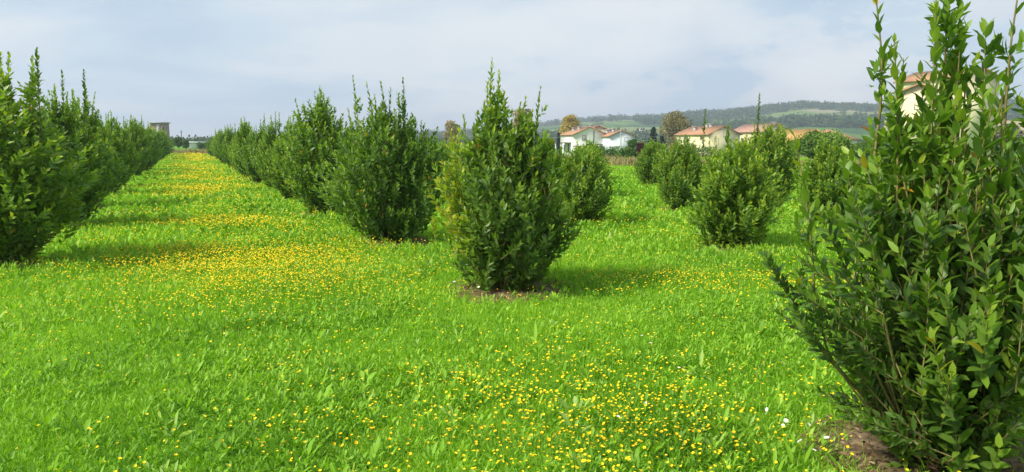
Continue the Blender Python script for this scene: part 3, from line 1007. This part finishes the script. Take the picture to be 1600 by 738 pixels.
def one_flower(name, petal, disc_m, np_, r, cup, rd, h):
    V, pet, disc = flower_mesh(np_, r, cup, rd, 0)
    st_, sq = tubes(np.array([[(0, .015, -h), (0, .006, -h * .6), (0, .001, -h * .3), (0, 0, 0)]]), np.full((1, 4), .0012), 4)
    o_ = mesh_obj(name, np.concatenate([V, st_]), [disc, pet, sq + len(V)], [petal, disc_m, M_stem], None, None, False,
                  np.concatenate([np.ones(len(disc)), np.zeros(len(pet)), np.full(len(sq), 2)]))
    return o_


CAND = 900000
x, y, d = scatter(CAND, 2.6, 105, lambda q: 1 / (1 + (q / 9) ** 2), rg)
pdf_norm = 1 / (1 + (d / 9) ** 2)
# candidate density per square metre
dd_ = np.geomspace(2.6, 105, 4000); c_ = dd_ / (1 + (dd_ / 9) ** 2)
tot = np.sum((c_[1:] + c_[:-1]) / 2 * np.diff(dd_)) * 2 * HALF
cand = CAND / tot * pdf_norm
lod = np.maximum(1, (d / 9)) ** 1.7                       # fewer, larger flowers far away
acc = rg.random(CAND) < flower_density(x, y) / lod / cand
x, y, d, lod = x[acc], y[acc], d[acc], lod[acc]
ap = x / y
ok = ~((np.abs(ap) > .69) & (d < 6.5))
x, y, d, lod = x[ok], y[ok], d[ok], lod[ok]
zz = terrain(x, y) + np.where(d > 9, .02, 0) + (.055 + .06 * (.6 + .9 * fnoise(x, y, .75, 40))) * rg.uniform(.8, 1.25, len(x))
order = np.argsort(d)
inframe = (np.abs(x / y) < .665) & (y > 3.55)
ind = [k for k in order if inframe[k]][:300]
fm = one_flower("yellow_flower", M_yel, M_org, 9, .0086, .003, .0042, .10)
for q_, k in enumerate(ind):
    o_ = fm if q_ == 0 else fm.copy()
    if q_: C.objects.link(o_)
    s_ = rng.uniform(.7, 1.3)
    o_.location = (x[k], y[k], zz[k]); o_.scale = (s_, s_, s_)
    o_.rotation_euler = (rng.normal(-.05, .3), rng.normal(-.15, .3), rng.uniform(0, 6.28))
    tag(o_, "small round yellow flower in the near grass", "flower", "single yellow flowers in the near grass")
rest = np.ones(len(x), bool); rest[ind] = False
x, y, d, zz, lod = x[rest], y[rest], d[rest], zz[rest], lod[rest]
n = len(x)
print("flowers", n)
V0, pet, disc = flower_mesh(5, 1.0, .3, .26, 0)
sc_ = .0084 * rg.uniform(.7, 1.25, n) * np.sqrt(lod) ** .9
ax = nrm(np.stack([rg.normal(-.1, .3, n), rg.normal(-.1, .3, n), np.ones(n)], -1))
s1_ = nrm(np.cross(ax, np.array([.2, 1, .1]))); s2_ = np.cross(ax, s1_)
V = np.column_stack([x, y, zz])[:, None, :] + sc_[:, None, None] * (V0[None, :, 0:1] * s1_[:, None] + V0[None, :, 1:2] * s2_[:, None] + V0[None, :, 2:3] * ax[:, None])
off = np.arange(n)[:, None, None] * len(V0)
pt = (pet[None] + off).reshape(-1, 4); dt = (disc[None] + off).reshape(-1, 3)
tag(mesh_obj("flower_carpet", V.reshape(-1, 3), [dt, pt], [M_yel, M_org], None, None, False, np.concatenate([np.ones(len(dt)), np.zeros(len(pt))])),
    label="carpet of small yellow flowers spread through the meadow", cat="flowers", kind="stuff")
# white flowers
wm = one_flower("white_flower", M_wht, M_yel, 8, .016, .003, .005, .11)
wpx = [(1222, 690), (1238, 703), (1262, 690), (1290, 706), (1197, 668), (1248, 715), (1016, 551), (985, 650), (1008, 652), (925, 508), (1002, 545), (965, 680), (1196, 672), (1270, 730), (1330, 735), (1226, 686),
       (718, 432), (702, 440), (640, 448), (628, 456), (664, 436), (710, 452), (738, 462), (748, 458), (668, 420), (655, 430), (1060, 600), (905, 540)]
for q_, (a_, b_) in enumerate(wpx):
    o_ = wm if q_ == 0 else wm.copy()
    if q_: C.objects.link(o_)
    g_ = G(a_, b_ + 8)
    o_.location = (g_[0], g_[1], float(terrain(*g_)) + rng.uniform(.10, .14))
    o_.rotation_euler = (rng.normal(.25, .3), rng.normal(0, .3), rng.uniform(0, 6.28))
    s_ = rng.uniform(.6, 1.05) * max(1, g_[1] / 7)
    o_.scale = (s_, s_, s_)
    tag(o_, "small white flower standing in the green grass", "flower", "single white flowers in the grass")

# dry grass along the far end of the orchard
ea, eb = np.array([-46.0, 97.0]), np.array([30.0, 24.0])
n = 22000
u = rg.random(n); v = rg.uniform(1.5, 9, n)
ed = (eb - ea) / np.linalg.norm(eb - ea); en = np.array([-ed[1], ed[0]])
en = en if en[1] > 0 else -en
x = ea[0] + (eb[0] - ea[0]) * u + en[0] * v; y = ea[1] + (eb[1] - ea[1]) * u + en[1] * v
el = rg.uniform(.9, 1.5, n); a_ = rg.uniform(0, 6.28, n)
A = np.stack([np.cos(a_) * np.cos(el), np.sin(a_) * np.cos(el), np.sin(el)], -1)
Nn = nrm(rg.normal(size=(n, 3)))
V, Pl, tt = stamp(T_BLO, np.column_stack([x, y, terrain(x, y) - .02]), A, Nn, rg.uniform(.3, .75, n) * (.5 + fnoise(x, y, 6, 70)), np.full(n, .07), np.clip(rg.normal(.45, .25, n), 0, 1))
tag(mesh_obj("dry_grass", V, Pl, M_dry, None, tt), label="dry straw-coloured grass along the far end of the shrub rows", cat="grass", kind="stuff")

# ------------------------------------------------------------------ buildings
M_cream = mat_noise("cream_render", [(0.3, (.66, .55, .34)), (0.7, (.76, .66, .44))], .8, 6, .9)
M_yellow = mat_noise("pale_yellow_render", [(0.3, (.72, .62, .38)), (0.7, (.80, .71, .48))], .6, 6, .9)
M_white = mat_noise("white_render", [(0.3, (.66, .63, .58)), (0.7, (.80, .78, .74))], .7, 6, .9)
M_bluew = mat_noise("cool_white_render", [(0.3, (.62, .66, .70)), (0.7, (.76, .79, .82))], .7, 6, .9)
M_stone = mat_noise("old_stone_wall", [(0.3, (.30, .24, .17)), (0.5, (.45, .38, .28)), (0.7, (.58, .50, .38))], 1.6, 8, .95, .5)
M_brick = mat_noise("brown_brick", [(0.3, (.22, .14, .09)), (0.7, (.36, .25, .17))], 2.5, 8, .95, .4)
M_tile = mat_tile("terracotta_tiles", (.28, .13, .065), (.40, .20, .10), (.48, .29, .17))
M_tile2 = mat_tile("faded_red_tiles", (.30, .15, .10), (.40, .22, .15), (.46, .30, .22))
M_ochre = mat_tile("ochre_tiles", (.32, .17, .04), (.45, .26, .07), (.52, .36, .14))
M_dark = mat_noise("dark_shutter", [(0.3, (.03, .03, .035)), (0.7, (.06, .055, .05))], 5, 3, .6)
M_brown = mat_noise("brown_shutter", [(0.3, (.10, .05, .03)), (0.7, (.16, .08, .05))], 5, 3, .6)
M_glass = mat_noise("window_glass", [(0.3, (.03, .04, .05)), (0.7, (.06, .07, .08))], 2, 2, .15, 0, "Object", .6)
M_metal = mat_noise("grey_metal", [(0.3, (.25, .25, .26)), (0.7, (.38, .38, .39))], 8, 3, .5)
M_wire = mat_noise("pale_cable", [(0.3, (.35, .36, .38)), (0.7, (.45, .46, .48))], 8, 3, .5)
M_conc = mat_noise("concrete", [(0.3, (.36, .34, .31)), (0.7, (.48, .46, .43))], 2, 6, .9)


def window(parent, face, c, wz, hz_, W, Ln, shutter):
    """window on face 'g' (gable, local -Y) or 'l' (left side, local -X) or 'r'"""
    def bx(mb, u0, u1, z0, z1, t0, t1):
        if face == 'g': mb.box((u0, -t1, z0), (u1, -t0, z1))
        elif face == 'l': mb.box((-W / 2 - t1, u0, z0), (-W / 2 - t0, u1, z1))
        else: mb.box((W / 2 + t0, u0, z0), (W / 2 + t1, u1, z1))
    mb = MB()
    u0, u1 = c - wz / 2, c + wz / 2
    z0, z1 = hz_
    b = .1
    bx(mb, u0 - b, u0, z0 - b, z1 + b, -.1, .06); bx(mb, u1, u1 + b, z0 - b, z1 + b, -.1, .06)
    bx(mb, u0, u1, z1, z1 + b, -.1, .06); bx(mb, u0, u1, z0 - b, z0, -.1, .10)
    fr = mb.build("window", M_conc, parent)
    mp_ = MB(); bx(mp_, u0, u1, z0, z1, -.05, .02)
    mp_.build("pane", shutter, fr)
    return fr


def house(name, label, pxg, D, rel, Wd, Ln, wall_h, rise, wall_m, roof_m, gable_wall=None, wins=(), chimneys=(), z=None, over=.45, hip=False, cat="house", band=False):
    """gable front centred at pixel column pxg, distance D; rel = turn of the gable away from the viewer"""
    c = at(pxg, 222, D)
    ra_ = math.atan((pxg - 800) / F)
    rz = R_(rel) - ra_
    if z is None: z = float(terrain(c[0], c[1])) - .05
    e = empty(name, (c[0], c[1], z), rz)
    tag(e, label, cat)
    w2 = Wd / 2
    hr = wall_h + rise
    # walls
    wb = MB()
    if hip:
        wb.box((-w2, 0, 0), (w2, Ln, wall_h))
    else:
        V = [(-w2, 0, 0), (w2, 0, 0), (w2, 0, wall_h), (0, 0, hr - .04), (-w2, 0, wall_h), (-w2, Ln, 0), (w2, Ln, 0), (w2, Ln, wall_h), (0, Ln, hr - .04), (-w2, Ln, wall_h)]
        wb.add(V, [np.array([(0, 1, 2, 3, 4), (6, 5, 9, 8, 7)]), np.array([(5, 0, 4, 9), (1, 6, 7, 2)])])
    wb.build("wall", wall_m, e)
    if gable_wall is not None and not hip:
        g = MB()
        V = [(-w2, -.04, 0), (w2, -.04, 0), (w2, -.04, wall_h), (0, -.04, hr - .05), (-w2, -.04, wall_h), (-w2, -.003, 0), (w2, -.003, 0), (w2, -.003, wall_h), (0, -.003, hr - .05), (-w2, -.003, wall_h)]
        g.add(V, [np.array([(0, 1, 2, 3, 4)]), np.array([(0, 5, 6, 1), (1, 6, 7, 2), (2, 7, 8, 3), (3, 8, 9, 4), (4, 9, 5, 0)])])
        g.build("gable_wall", gable_wall, e)
    # roof slabs
    rb = MB()
    th = .2
    sl = rise / w2
    ov = over
    if hip:
        a = min(w2, Ln / 2) * .9
        zo = wall_h - sl * ov
        V = [(-w2 - ov, -ov, zo), (w2 + ov, -ov, zo), (w2 + ov, Ln + ov, zo), (-w2 - ov, Ln + ov, zo), (0, a, hr), (0, Ln - a, hr)]
        V += [(x_, y_, z_ - th) for x_, y_, z_ in V[:4]]
        rb.add(V, [np.array([(0, 1, 4), (2, 3, 5)]), np.array([(1, 2, 5, 4), (3, 0, 4, 5), (0, 6, 7, 1), (1, 7, 8, 2), (2, 8, 9, 3), (3, 9, 6, 0), (6, 9, 8, 7)])])
    else:
        for s_ in (-1, 1):
            xo = s_ * (w2 + ov); zo = wall_h - sl * ov
            V = [(0, -ov, hr), (xo, -ov, zo), (xo, Ln + ov, zo), (0, Ln + ov, hr)]
            V = [(x_, y_, z_) for x_, y_, z_ in V] + [(x_, y_, z_ + th) for x_, y_, z_ in V]
            rb.hexa(V)
    rf_ = rb.build("roof", roof_m, e)
    for (cx, cy, ch) in chimneys:
        zc = hr - abs(cx) * sl
        cb = MB().box((cx - .35, cy - .35, zc - .3), (cx + .35, cy + .35, zc + ch))
        cb.box((cx - .5, cy - .5, zc + ch + .002), (cx + .5, cy + .5, zc + ch + .15))
        cb.build("chimney", M_conc, rf_)
    if band:
        MB().box((-w2 - .05, -.09, wall_h * .48), (w2 + .05, -.045, wall_h * .48 + .18)).build("string_course", M_conc, e)
    for (face, cc, ww, hh_, sh) in wins:
        window(e, face, cc, ww, hh_, Wd, Ln, sh)
    return e


hA = house("house", "white two-storey house with red tiled gable, left of the twin white houses", 922, 200, 17, 9.4, 12.5, 5.7, 1.9, M_white, M_tile,
           None, [('g', -1.6, 1.1, (4.3, 5.5), M_conc), ('g', 2.2, 1.0, (1.5, 3.2), M_dark), ('g', 3.1, .8, (1.5, 3.2), M_dark), ('g', -3.2, 1.0, (1.6, 2.9), M_brown), ('l', 4, 1.2, (1.2, 3.2), M_brown), ('l', 8, 1.2, (1.4, 3.0), M_brown)],
           [(-2.0, 3.2, 1.0), (-2.6, 6.5, .9), (1.5, 9, .9)], band=True)
MB().box((.9, -.14, 0), (1.08, -.05, 6.6)).build("drainpipe", M_dark, hA)
MB().box((-7.6, 1.5, 3.5), (-4.72, 8, 3.7)).build("porch_roof", M_brown, hA)
for yy in (1.8, 7.6):
    MB().box((-7.4, yy - .15, 0), (-7.1, yy + .15, 3.5)).build("porch_post", M_white, hA)
hA2 = house("house", "taller cream gable rising behind the white house, dark eaves", 936, 213, 17, 8.5, 9, 6.5, 1.7, M_yellow, M_tile, M_yellow, [('g', 2.2, 1.0, (4.2, 5.3), M_brown)], [(-1.5, 3, .9)])
hB = house("house", "pale bluish white house with orange roof and small dark attic window", 972, 196, 19, 6.9, 10.5, 5.3, 1.45, M_bluew, M_tile, M_bluew,
           [('g', 1.1, .95, (4.1, 4.9), M_dark), ('g', 1.2, 1.1, (1.2, 2.9), M_conc), ('g', -1.8, 1.0, (1.3, 2.7), M_brown)], [(-1.6, 2.2, 1.1), (-2.2, 5.5, 1.1), (-1.1, 7, .8)], band=True)
hC = house("house", "cream farmhouse with terracotta gable roof, right of the big brown tree", 1131, 180, 40, 9.4, 12.0, 5.6, 1.9, M_yellow, M_tile, M_cream,
           [('g', .2, .8, (5.0, 6.3), M_brown), ('g', -2.2, 1.0, (3.2, 4.6), M_brown), ('g', 2.6, 1.0, (1.2, 2.5), M_brown), ('l', 2.2, 1.1, (4.5, 5.1), M_brown), ('l', 8.4, 1.1, (4.5, 5.1), M_brown), ('l', 6.8, .9, (2.0, 3.2), M_brown), ('l', 4.6, .9, (2.0, 3.2), M_brown), ('l', 9.6, .9, (2.0, 3.2), M_brown)],
           [(-2.6, 7.6, .9), (-.6, 5.5, .7), (-.5, 4.2, .7)])
MB().tube([(0.6, 6, 7), (0.6, 6, 10.4)], .03, 5).tube([(-.4, 6, 10.2), (1.6, 6, 10.2)], .02, 4).tube([(-.2, 6, 9.8), (1.4, 6, 9.8)], .02, 4).build("aerial", M_metal, hC)
hD = house("house", "pale yellow farmhouse with faded red roof, behind the long bare shoot", 1213, 188, 42, 9.0, 11.5, 6.3, 1.9, M_yellow, M_tile2, M_cream, [('g', -.6, .8, (5.6, 6.3), M_brown), ('g', .6, .8, (5.6, 6.3), M_brown), ('g', 0, 1.0, (3.2, 4.4), M_brown), ('l', 3, 1, (3.4, 4.7), M_brown), ('l', 7, 1, (3.4, 4.7), M_brown)],
           [(1.2, 2.2, .9)])
hE = house("barn", "low old barn with ochre tiled roof and stone gable", 1272, 120, 38, 6.2, 10.0, 3.0, 1.55, M_stone, M_ochre, M_stone, [('l', 3.5, .9, (1.2, 2.0), M_dark), ('l', 7, .9, (1.2, 2.0), M_dark), ('g', 0, .8, (1.0, 2.1), M_dark)], cat="barn")
hF = house("house", "white bungalow with orange hipped roof, beyond the ochre barn", 1310, 165, 30, 8.5, 9.0, 4.6, 1.9, M_white, M_tile, None, [('g', -2, 1, (2.4, 3.8), M_brown), ('l', 4, 1, (2.4, 3.8), M_brown)], hip=True)
hG = house("tall_house", "tall pale yellow three-storey house seen through the foreground shrub", 1524, 100, 56, 7.8, 9.0, 10.3, 1.3, M_yellow, M_tile, M_yellow,
           [('l', 2.0, 1.1, (7.4, 8.8), M_brown), ('l', 5.2, 1.1, (7.4, 8.8), M_brown), ('l', 2.0, 1.1, (4.4, 5.8), M_brown), ('l', 5.2, 1.1, (4.4, 5.8), M_brown), ('l', 3.4, 1.1, (1.2, 3.2), M_brown), ('l', 7.4, 1.1, (1.2, 2.8), M_brown)])
MB().box((-4.15, -.07, 6.3), (4.15, -.042, 6.5)).build("string_course", M_cream, hG)
# lower wing with terrace block on the left of the tall house
hG2 = house("house", "cream annexe with orange roof, left of the tall yellow house", 1432, 97, 14, 4.2, 3.0, 8.4, .8, M_cream, M_tile, M_cream, [('g', 0, .9, (6.2, 7.4), M_brown), ('g', 0, .9, (3.4, 4.6), M_brown)])

# tower house and sheds at the end of the aisle
cT = at(251, 222, 235)
tw = empty("brick_tower", (cT[0], cT[1], -.05), R_(15)); tag(tw, "brown brick tower with flat grey roof beyond the left row", "tower")
MB().box((-2.3, -2.3, 0), (2.3, 2.3, 6.9)).build("wall", M_brick, tw)
MB().box((-2.7, -2.7, 6.903), (2.7, 2.7, 7.25)).build("roof", M_conc, tw)
MB().box((-.55, -2.42, .1), (.35, -2.305, 6.7)).build("pilaster", M_conc, tw)
for zz_ in (2.2, 4.8):
    f_ = MB().box((.8, -2.36, zz_), (1.7, -2.31, zz_ + 1.1)).build("window", M_conc, tw)
    MB().box((.9, -2.39, zz_ + .1), (1.6, -2.365, zz_ + 1.0)).build("pane", M_dark, f_)
sh = empty("shed", (*at(307, 226, 150)[:2], -.03), R_(12)); tag(sh, "small white shed with flat roof at the end of the aisle", "shed")
MB().box((-1.7, 0, 0), (-.1, 3, 1.25)).build("wall", M_white, sh)
MB().box((-1.9, -.3, 1.253), (2.4, 3.3, 1.42)).build("roof", M_bluew, sh)
for xx in (.9, 2.2):
    MB().box((xx - .06, .0, 0), (xx + .06, .12, 1.25)).build("post", M_metal, sh)
sh2 = empty("tank", (*at(266, 226, 150)[:2], -.03)); tag(sh2, "white rounded tank beside the brick tower", "tank")
th_ = np.linspace(0, 1, 8)
mbq = MB().tube([(0, 0, 0), (0, 0, .5), (0, 0, 1.0), (0, 0, 1.25), (0, 0, 1.4), (0, 0, 1.44)], [.62, .64, .62, .5, .28, .02], 14)
mbq.build("shell", M_white, sh2, True)
MB().tube([(0, 0, 1.4), (0, 0, 1.56)], .16, 10).build("lid", M_metal, sh2)

# poles and wires
cP = at(970, 222, 150)
po = empty("utility_pole", (cP[0], cP[1], float(terrain(cP[0], cP[1])) - .05)); tag(po, "slim pale utility pole in front of the bluish white house", "pole")
MB().tube([(0, 0, 0), (0, 0, 3), (0, 0, 6.1)], [.13, .11, .08], 10).build("post", M_conc, po)
MB().box((-.35, -.05, 5.6), (.35, .05, 5.72)).build("crossarm", M_metal, po)
cQ = at(284, 222, 210)
po2 = empty("utility_pole", (cQ[0], cQ[1], -.05)); tag(po2, "thin dark pole above the tree at the end of the aisle", "pole")
MB().tube([(0, 0, 0), (0, 0, 4.4)], [.11, .08], 8).build("post", M_dark, po2)
MB().box((-.4, -.05, 4.0), (.4, .05, 4.1)).build("crossarm", M_dark, po2)


def cable(label, a, b, sag):
    u = np.linspace(0, 1, 14)[:, None]
    p_ = np.array(a) + (np.array(b) - np.array(a)) * u
    p_[:, 2] -= sag * 4 * (u * (1 - u))[:, 0]
    o_ = MB().tube(p_, .022, 4).build("power_line", M_wire)
    tag(o_, label, "cable", "overhead cables at the houses")


top = np.array([cP[0], cP[1], po.location[2] + 5.66])
cable("upper overhead cable from the pale pole towards the farmhouse", top + [.3, 0, .08], at(1066, 216, 172), .5)
cable("lower overhead cable from the pale pole to the right", top + [.3, 0, -.25], at(1066, 220, 172), .6)
cable("overhead cable from the pale pole off to the left", top + [-.3, 0, .0], at(690, 214, 140), .9)

# ------------------------------------------------------------------ background trees
TREE = {
    'autumn': [(0, (.22, .15, .03)), (0.5, (.46, .34, .045)), (1, (.60, .48, .09))],
    'brown': [(0, (.10, .10, .03)), (0.5, (.24, .21, .065)), (1, (.42, .29, .11))],
    'olive': [(0, (.15, .14, .04)), (0.5, (.33, .28, .10)), (1, (.52, .38, .18))],
    'green': [(0, (.03, .08, .018)), (0.5, (.08, .17, .025)), (1, (.17, .27, .04))],
    'leafy': [(0, (.05, .11, .02)), (0.5, (.13, .24, .035)), (1, (.26, .36, .06))],
    'dark': [(0, (.010, .03, .014)), (0.5, (.022, .055, .022)), (1, (.05, .09, .03))],
    'red': [(0, (.05, .012, .015)), (0.5, (.10, .03, .03)), (1, (.16, .07, .04))],
    'yellow': [(0, (.16, .16, .02)), (0.5, (.32, .30, .03)), (1, (.45, .40, .06))],
    'grey': [(0, (.10, .11, .09)), (0.5, (.20, .20, .16)), (1, (.30, .27, .22))],
}
TM = {k_: mat_leaf("tree_" + k_, v_, .7, .1, .25, (1.1, 1.1, .7)) for k_, v_ in TREE.items()}
M_trunk = mat_noise("tree_bark", [(0.3, (.07, .05, .035)), (0.7, (.14, .11, .08))], 6, 6, .95)


def tree(label, pxc, D, py_top, width_px, kind, seed, lobes=16, leaf=.34, n=230, conic=False, cat="tree", base_py=None, name="tree"):
    c = at(pxc, 222, D)
    z0 = float(terrain(c[0], c[1])) - .05
    top_z = at(pxc, py_top, D)[2]
    H_ = top_z - z0
    W_ = width_px / F * D / 2
    rgt = np.random.default_rng(seed)
    e = empty(name, (c[0], c[1], z0)); tag(e, label, cat)
    cen, rad = [], []
    for q in range(lobes):
        if conic:
            t_ = (q + .5) / lobes
            r_ = W_ * (1 - t_) ** .8 * rgt.uniform(.1, .75); a_ = rgt.uniform(0, 6.28)
            cen.append((r_ * math.cos(a_), r_ * math.sin(a_), H_ * (.08 + .88 * t_))); s_ = W_ * (.55 * (1 - t_) + .12)
            rad.append((s_, s_, s_ * 1.2))
        else:
            t_ = rgt.uniform(0, 1)
            zc = H_ * (.30 + .58 * t_) if cat == "tree" else H_ * (.15 + .7 * t_)
            r_ = W_ * .72 * math.sqrt(rgt.random()) * (1 - abs(t_ - .42) ** 1.6 * 1.1); a_ = rgt.uniform(0, 6.28)
            s_ = W_ * rgt.uniform(.26, .44)
            zc = min(zc, (H_ - s_ * .8) * math.sqrt(max(.08, 1 - (r_ / W_) ** 2)))
            cen.append((r_ * math.cos(a_), r_ * math.sin(a_), min(zc, H_ - s_ * .8))); rad.append((s_, s_, s_ * rgt.uniform(.7, .95)))
    cen, rad = np.array(cen), np.array(rad)
    V, P_, tt = clumps(cen, rad, n, leaf, rgt, rgt.uniform(.25, .7, len(cen)))
    mesh_obj("crown", V, P_, TM[kind], e, tt)
    tb = MB()
    rt = max(.05, W_ * .07)
    tb.tube([(0, 0, 0), (.1 * W_ * .1, 0, H_ * .2), (0, .02, H_ * .42), (0, 0, H_ * .7)], [rt, rt * .8, rt * .6, rt * .2], 8)
    for q in range(min(lobes, 9)):
        cc = cen[q]
        tb.tube([(0, 0, H_ * .22), (cc[0] * .5, cc[1] * .5, (H_ * .22 + cc[2]) / 2), tuple(cc)], [rt * .5, rt * .3, rt * .1], 6)
    tb.build("trunk", M_trunk, e, True)
    return e


tree("large brownish green tree left of the cream farmhouse", 1058, 196, 168, 60, 'brown', 1, 24, .42, 300)
tree("golden autumn tree behind the white house", 890, 225, 176, 46, 'autumn', 2, 14, .5, 160)
tree("pale olive tree seen left of the middle shrub", 706, 170, 186, 30, 'olive', 3, 16, .36, 220)
tree("brownish tree showing through the top of the middle shrub", 817, 160, 164, 44, 'olive', 4, 20, .34, 260)
tree("small tan tree just right of the dense spiky shrub", 664, 190, 208, 14, 'olive', 5, 8, .34, 160)
tree("dark blue-green conifer between the white and cream houses", 1021, 165, 199, 24, 'dark', 6, 22, .34, 130, conic=True)
tree("smaller dark conifer right of the blue-green one", 1034, 150, 212, 16, 'dark', 7, 14, .3, 110, conic=True)
tree("dark red-leaved bush at the end of the open gap", 1001, 75, 222, 22, 'red', 8, 10, .16, 200, cat="bush", name="bush")
tree("round bright green bush left of the red one", 981, 74, 232, 34, 'green', 9, 12, .16, 240, cat="bush", name="bush")
tree("upright green bush behind the red one", 990, 95, 216, 26, 'green', 10, 14, .18, 240, cat="bush", name="bush")
tree("yellow-green bush between the two farmhouses", 1160, 100, 221, 24, 'yellow', 11, 10, .18, 200, cat="bush", name="bush")
tree("yellowish bush at the left end of the cream farmhouse", 1052, 80, 225, 38, 'olive', 12, 12, .18, 240, cat="bush", name="bush")
tree("broad dark green tree in front of the ochre barn", 1288, 60, 205, 84, 'leafy', 13, 26, .17, 480)
tree("dark tree behind the foreground shrub, right of the barn", 1352, 66, 224, 50, 'leafy', 14, 20, .17, 400)
tree("round green tree at the end of the aisle", 279, 140, 214, 17, 'green', 15, 10, .22, 180)
tree("smaller green tree right of the one ending the aisle", 290, 138, 219, 11, 'green', 16, 8, .2, 150)
tree("bare brownish tree beside the brick tower", 236, 215, 198, 16, 'brown', 17, 9, .3, 60)
tree("green bush at the right end of the aisle", 318, 140, 219, 20, 'green', 18, 9, .22, 170, cat="bush", name="bush")
tree("grey-green bushy tree at the far right edge", 1575, 75, 196, 50, 'grey', 19, 16, .2, 260)
tree("low dark green tree at the right edge of the picture", 1620, 55, 205, 60, 'green', 20, 16, .2, 260)
tree("green bush left of the white house porch", 858, 120, 224, 26, 'green', 22, 10, .2, 200, cat="bush", name="bush")
tree("dark shrub before the porch of the white house", 873, 170, 206, 9, 'dark', 23, 10, .26, 110, cat="bush", name="bush", conic=True)
tree("green bush under the gable of the bluish white house", 1008, 110, 226, 22, 'green', 24, 9, .2, 180, cat="bush", name="bush")

# low tree belt on the plain
rg = np.random.default_rng(55)
cen, rad = [], []
for q in range(420):
    pxx = rg.uniform(-350, 900)
    D_ = rg.uniform(340, 520)
    c = at(pxx, 222, D_)
    s_ = rg.uniform(1.0, 2.0)
    cen.append((c[0], c[1], float(terrain(c[0], c[1])) + s_ * .7)); rad.append((s_ * 2.0, s_ * 1.6, s_))
cen, rad = np.array(cen), np.array(rad)
V, P_, tt = clumps(cen, rad, 60, 1.3, rg, rg.uniform(.3, .9, len(cen)))
tag(mesh_obj("tree_belt", V, P_, M_wood, None, tt), label="low hazy belt of trees along the far edge of the plain", cat="woodland", kind="stuff")
cen, rad = [], []
for q in range(420):
    pxx = rg.uniform(880, 2000)
    D_ = rg.uniform(240, 420)
    c = at(pxx, 222, D_)
    s_ = rg.uniform(1.4, 2.8)
    cen.append((c[0], c[1], float(terrain(c[0], c[1])) + s_ * .7)); rad.append((s_ * 1.6, s_ * 1.6, s_))
cen, rad = np.array(cen), np.array(rad)
V, P_, tt = clumps(cen, rad, 70, 1.2, rg, rg.uniform(.2, .9, len(cen)))
tag(mesh_obj("hedges", V, P_, M_wood, None, tt), label="dark hedges and scrub on the plain behind the houses", cat="hedges", kind="stuff")
# garden hedge in front of the houses (beyond the orchard)
hx = [(905, 965), (1040, 1110), (1170, 1245)]
for q, (a_, b_) in enumerate(hx):
    nl = 14
    e = None
    cen, rad = [], []
    for k in range(nl):
        c = at(a_ + (b_ - a_) * k / (nl - 1), 226, 92 + 6 * q)
        s_ = rg.uniform(.55, .85)
        cen.append((c[0], c[1], float(terrain(c[0], c[1])) + s_ * .9)); rad.append((s_ * 1.1, s_, s_))
    cen, rad = np.array(cen), np.array(rad)
    org = cen.mean(0) * [1, 1, 0]
    V, P_, tt = clumps(cen - org, rad, 200, .18, rg, rg.uniform(.3, .8, nl))
    o_ = mesh_obj("garden_hedge", V, P_, TM['green'], None, tt)
    o_.location = org
    tag(o_, ["green garden hedge below the white houses", "green garden hedge below the cream farmhouse", "green garden hedge below the pale yellow farmhouse"][q], "hedge")

# pale field with a wire fence at the far right
M_field = mat_noise("stubble_field", [(0.3, (.30, .25, .14)), (0.7, (.42, .35, .22))], .05, 6, 1, 0, "Object", 0)
c0, c1 = at(1380, 222, 300), at(1900, 222, 300)
c2, c3 = at(1900, 222, 440), at(1380, 222, 440)
xs = np.linspace(0, 1, 14)
A0 = np.array([c0 + (c1 - c0) * s_ for s_ in xs]); B0 = np.array([c3 + (c2 - c3) * s_ for s_ in xs])
A0[:, 2] = terrain(A0[:, 0], A0[:, 1]) + .3; B0[:, 2] = 13.0
V = np.concatenate([A0, B0]); i = np.arange(13)
tag(mesh_obj("field", V, [np.stack([i, i + 1, i + 15, i + 14], -1)], M_field), kind="structure")
# far farmhouses on the hills
for q, (pxx, r_, wm_, lb) in enumerate([(1001, 900, M_white, "tiny white farmhouse low on the hill behind the conifer"), (1054, 1380, M_cream, "tiny cream farmhouse on the ridge above the big brown tree"),
                                        (1245, 1250, M_cream, "tiny pale farmhouse in the woods below the highest ridge"), (1171, 1150, M_cream, "tiny pale farmhouse on the hill above the cream farmhouse")]):
    a_ = math.atan((pxx - 800) / F)
    e = empty("farmhouse", (r_ * math.sin(a_), r_ * math.cos(a_), hill_z(pxx, r_) - .3), R_(20 * q), .5); tag(e, lb, "farmhouse")
    MB().box((-6, -5, -1), (6, 5, 6)).build("wall", wm_, e)
    rb = MB().add([(-6.5, -5.5, 6.01), (6.5, -5.5, 6.01), (6.5, 5.5, 6.01), (-6.5, 5.5, 6.01), (-6.5, 0, 8.4), (6.5, 0, 8.4)], [np.array([(0, 1, 5, 4), (2, 3, 4, 5), (0, 3, 2, 1)]), np.array([(0, 4, 3), (1, 2, 5)])])
    rb.build("roof", M_tile2, e)

# ------------------------------------------------------------------ haze
hz_m, t, o = new_mat("haze_air")
pv = t.nodes.new("ShaderNodeVolumePrincipled")
pv.inputs["Color"].default_value = (.80, .88, 1.0, 1)
pv.inputs["Density"].default_value = 0.00042
pv.inputs["Anisotropy"].default_value = 0.2
t.links.new(pv.outputs[0], o.inputs["Volume"])
hb = MB().box((-3650, -600, -9), (3650, 3650, 96)).build("haze", hz_m)
tag(hb, "thin pale haze lying over the whole plain and hills", "haze", None, "stuff")
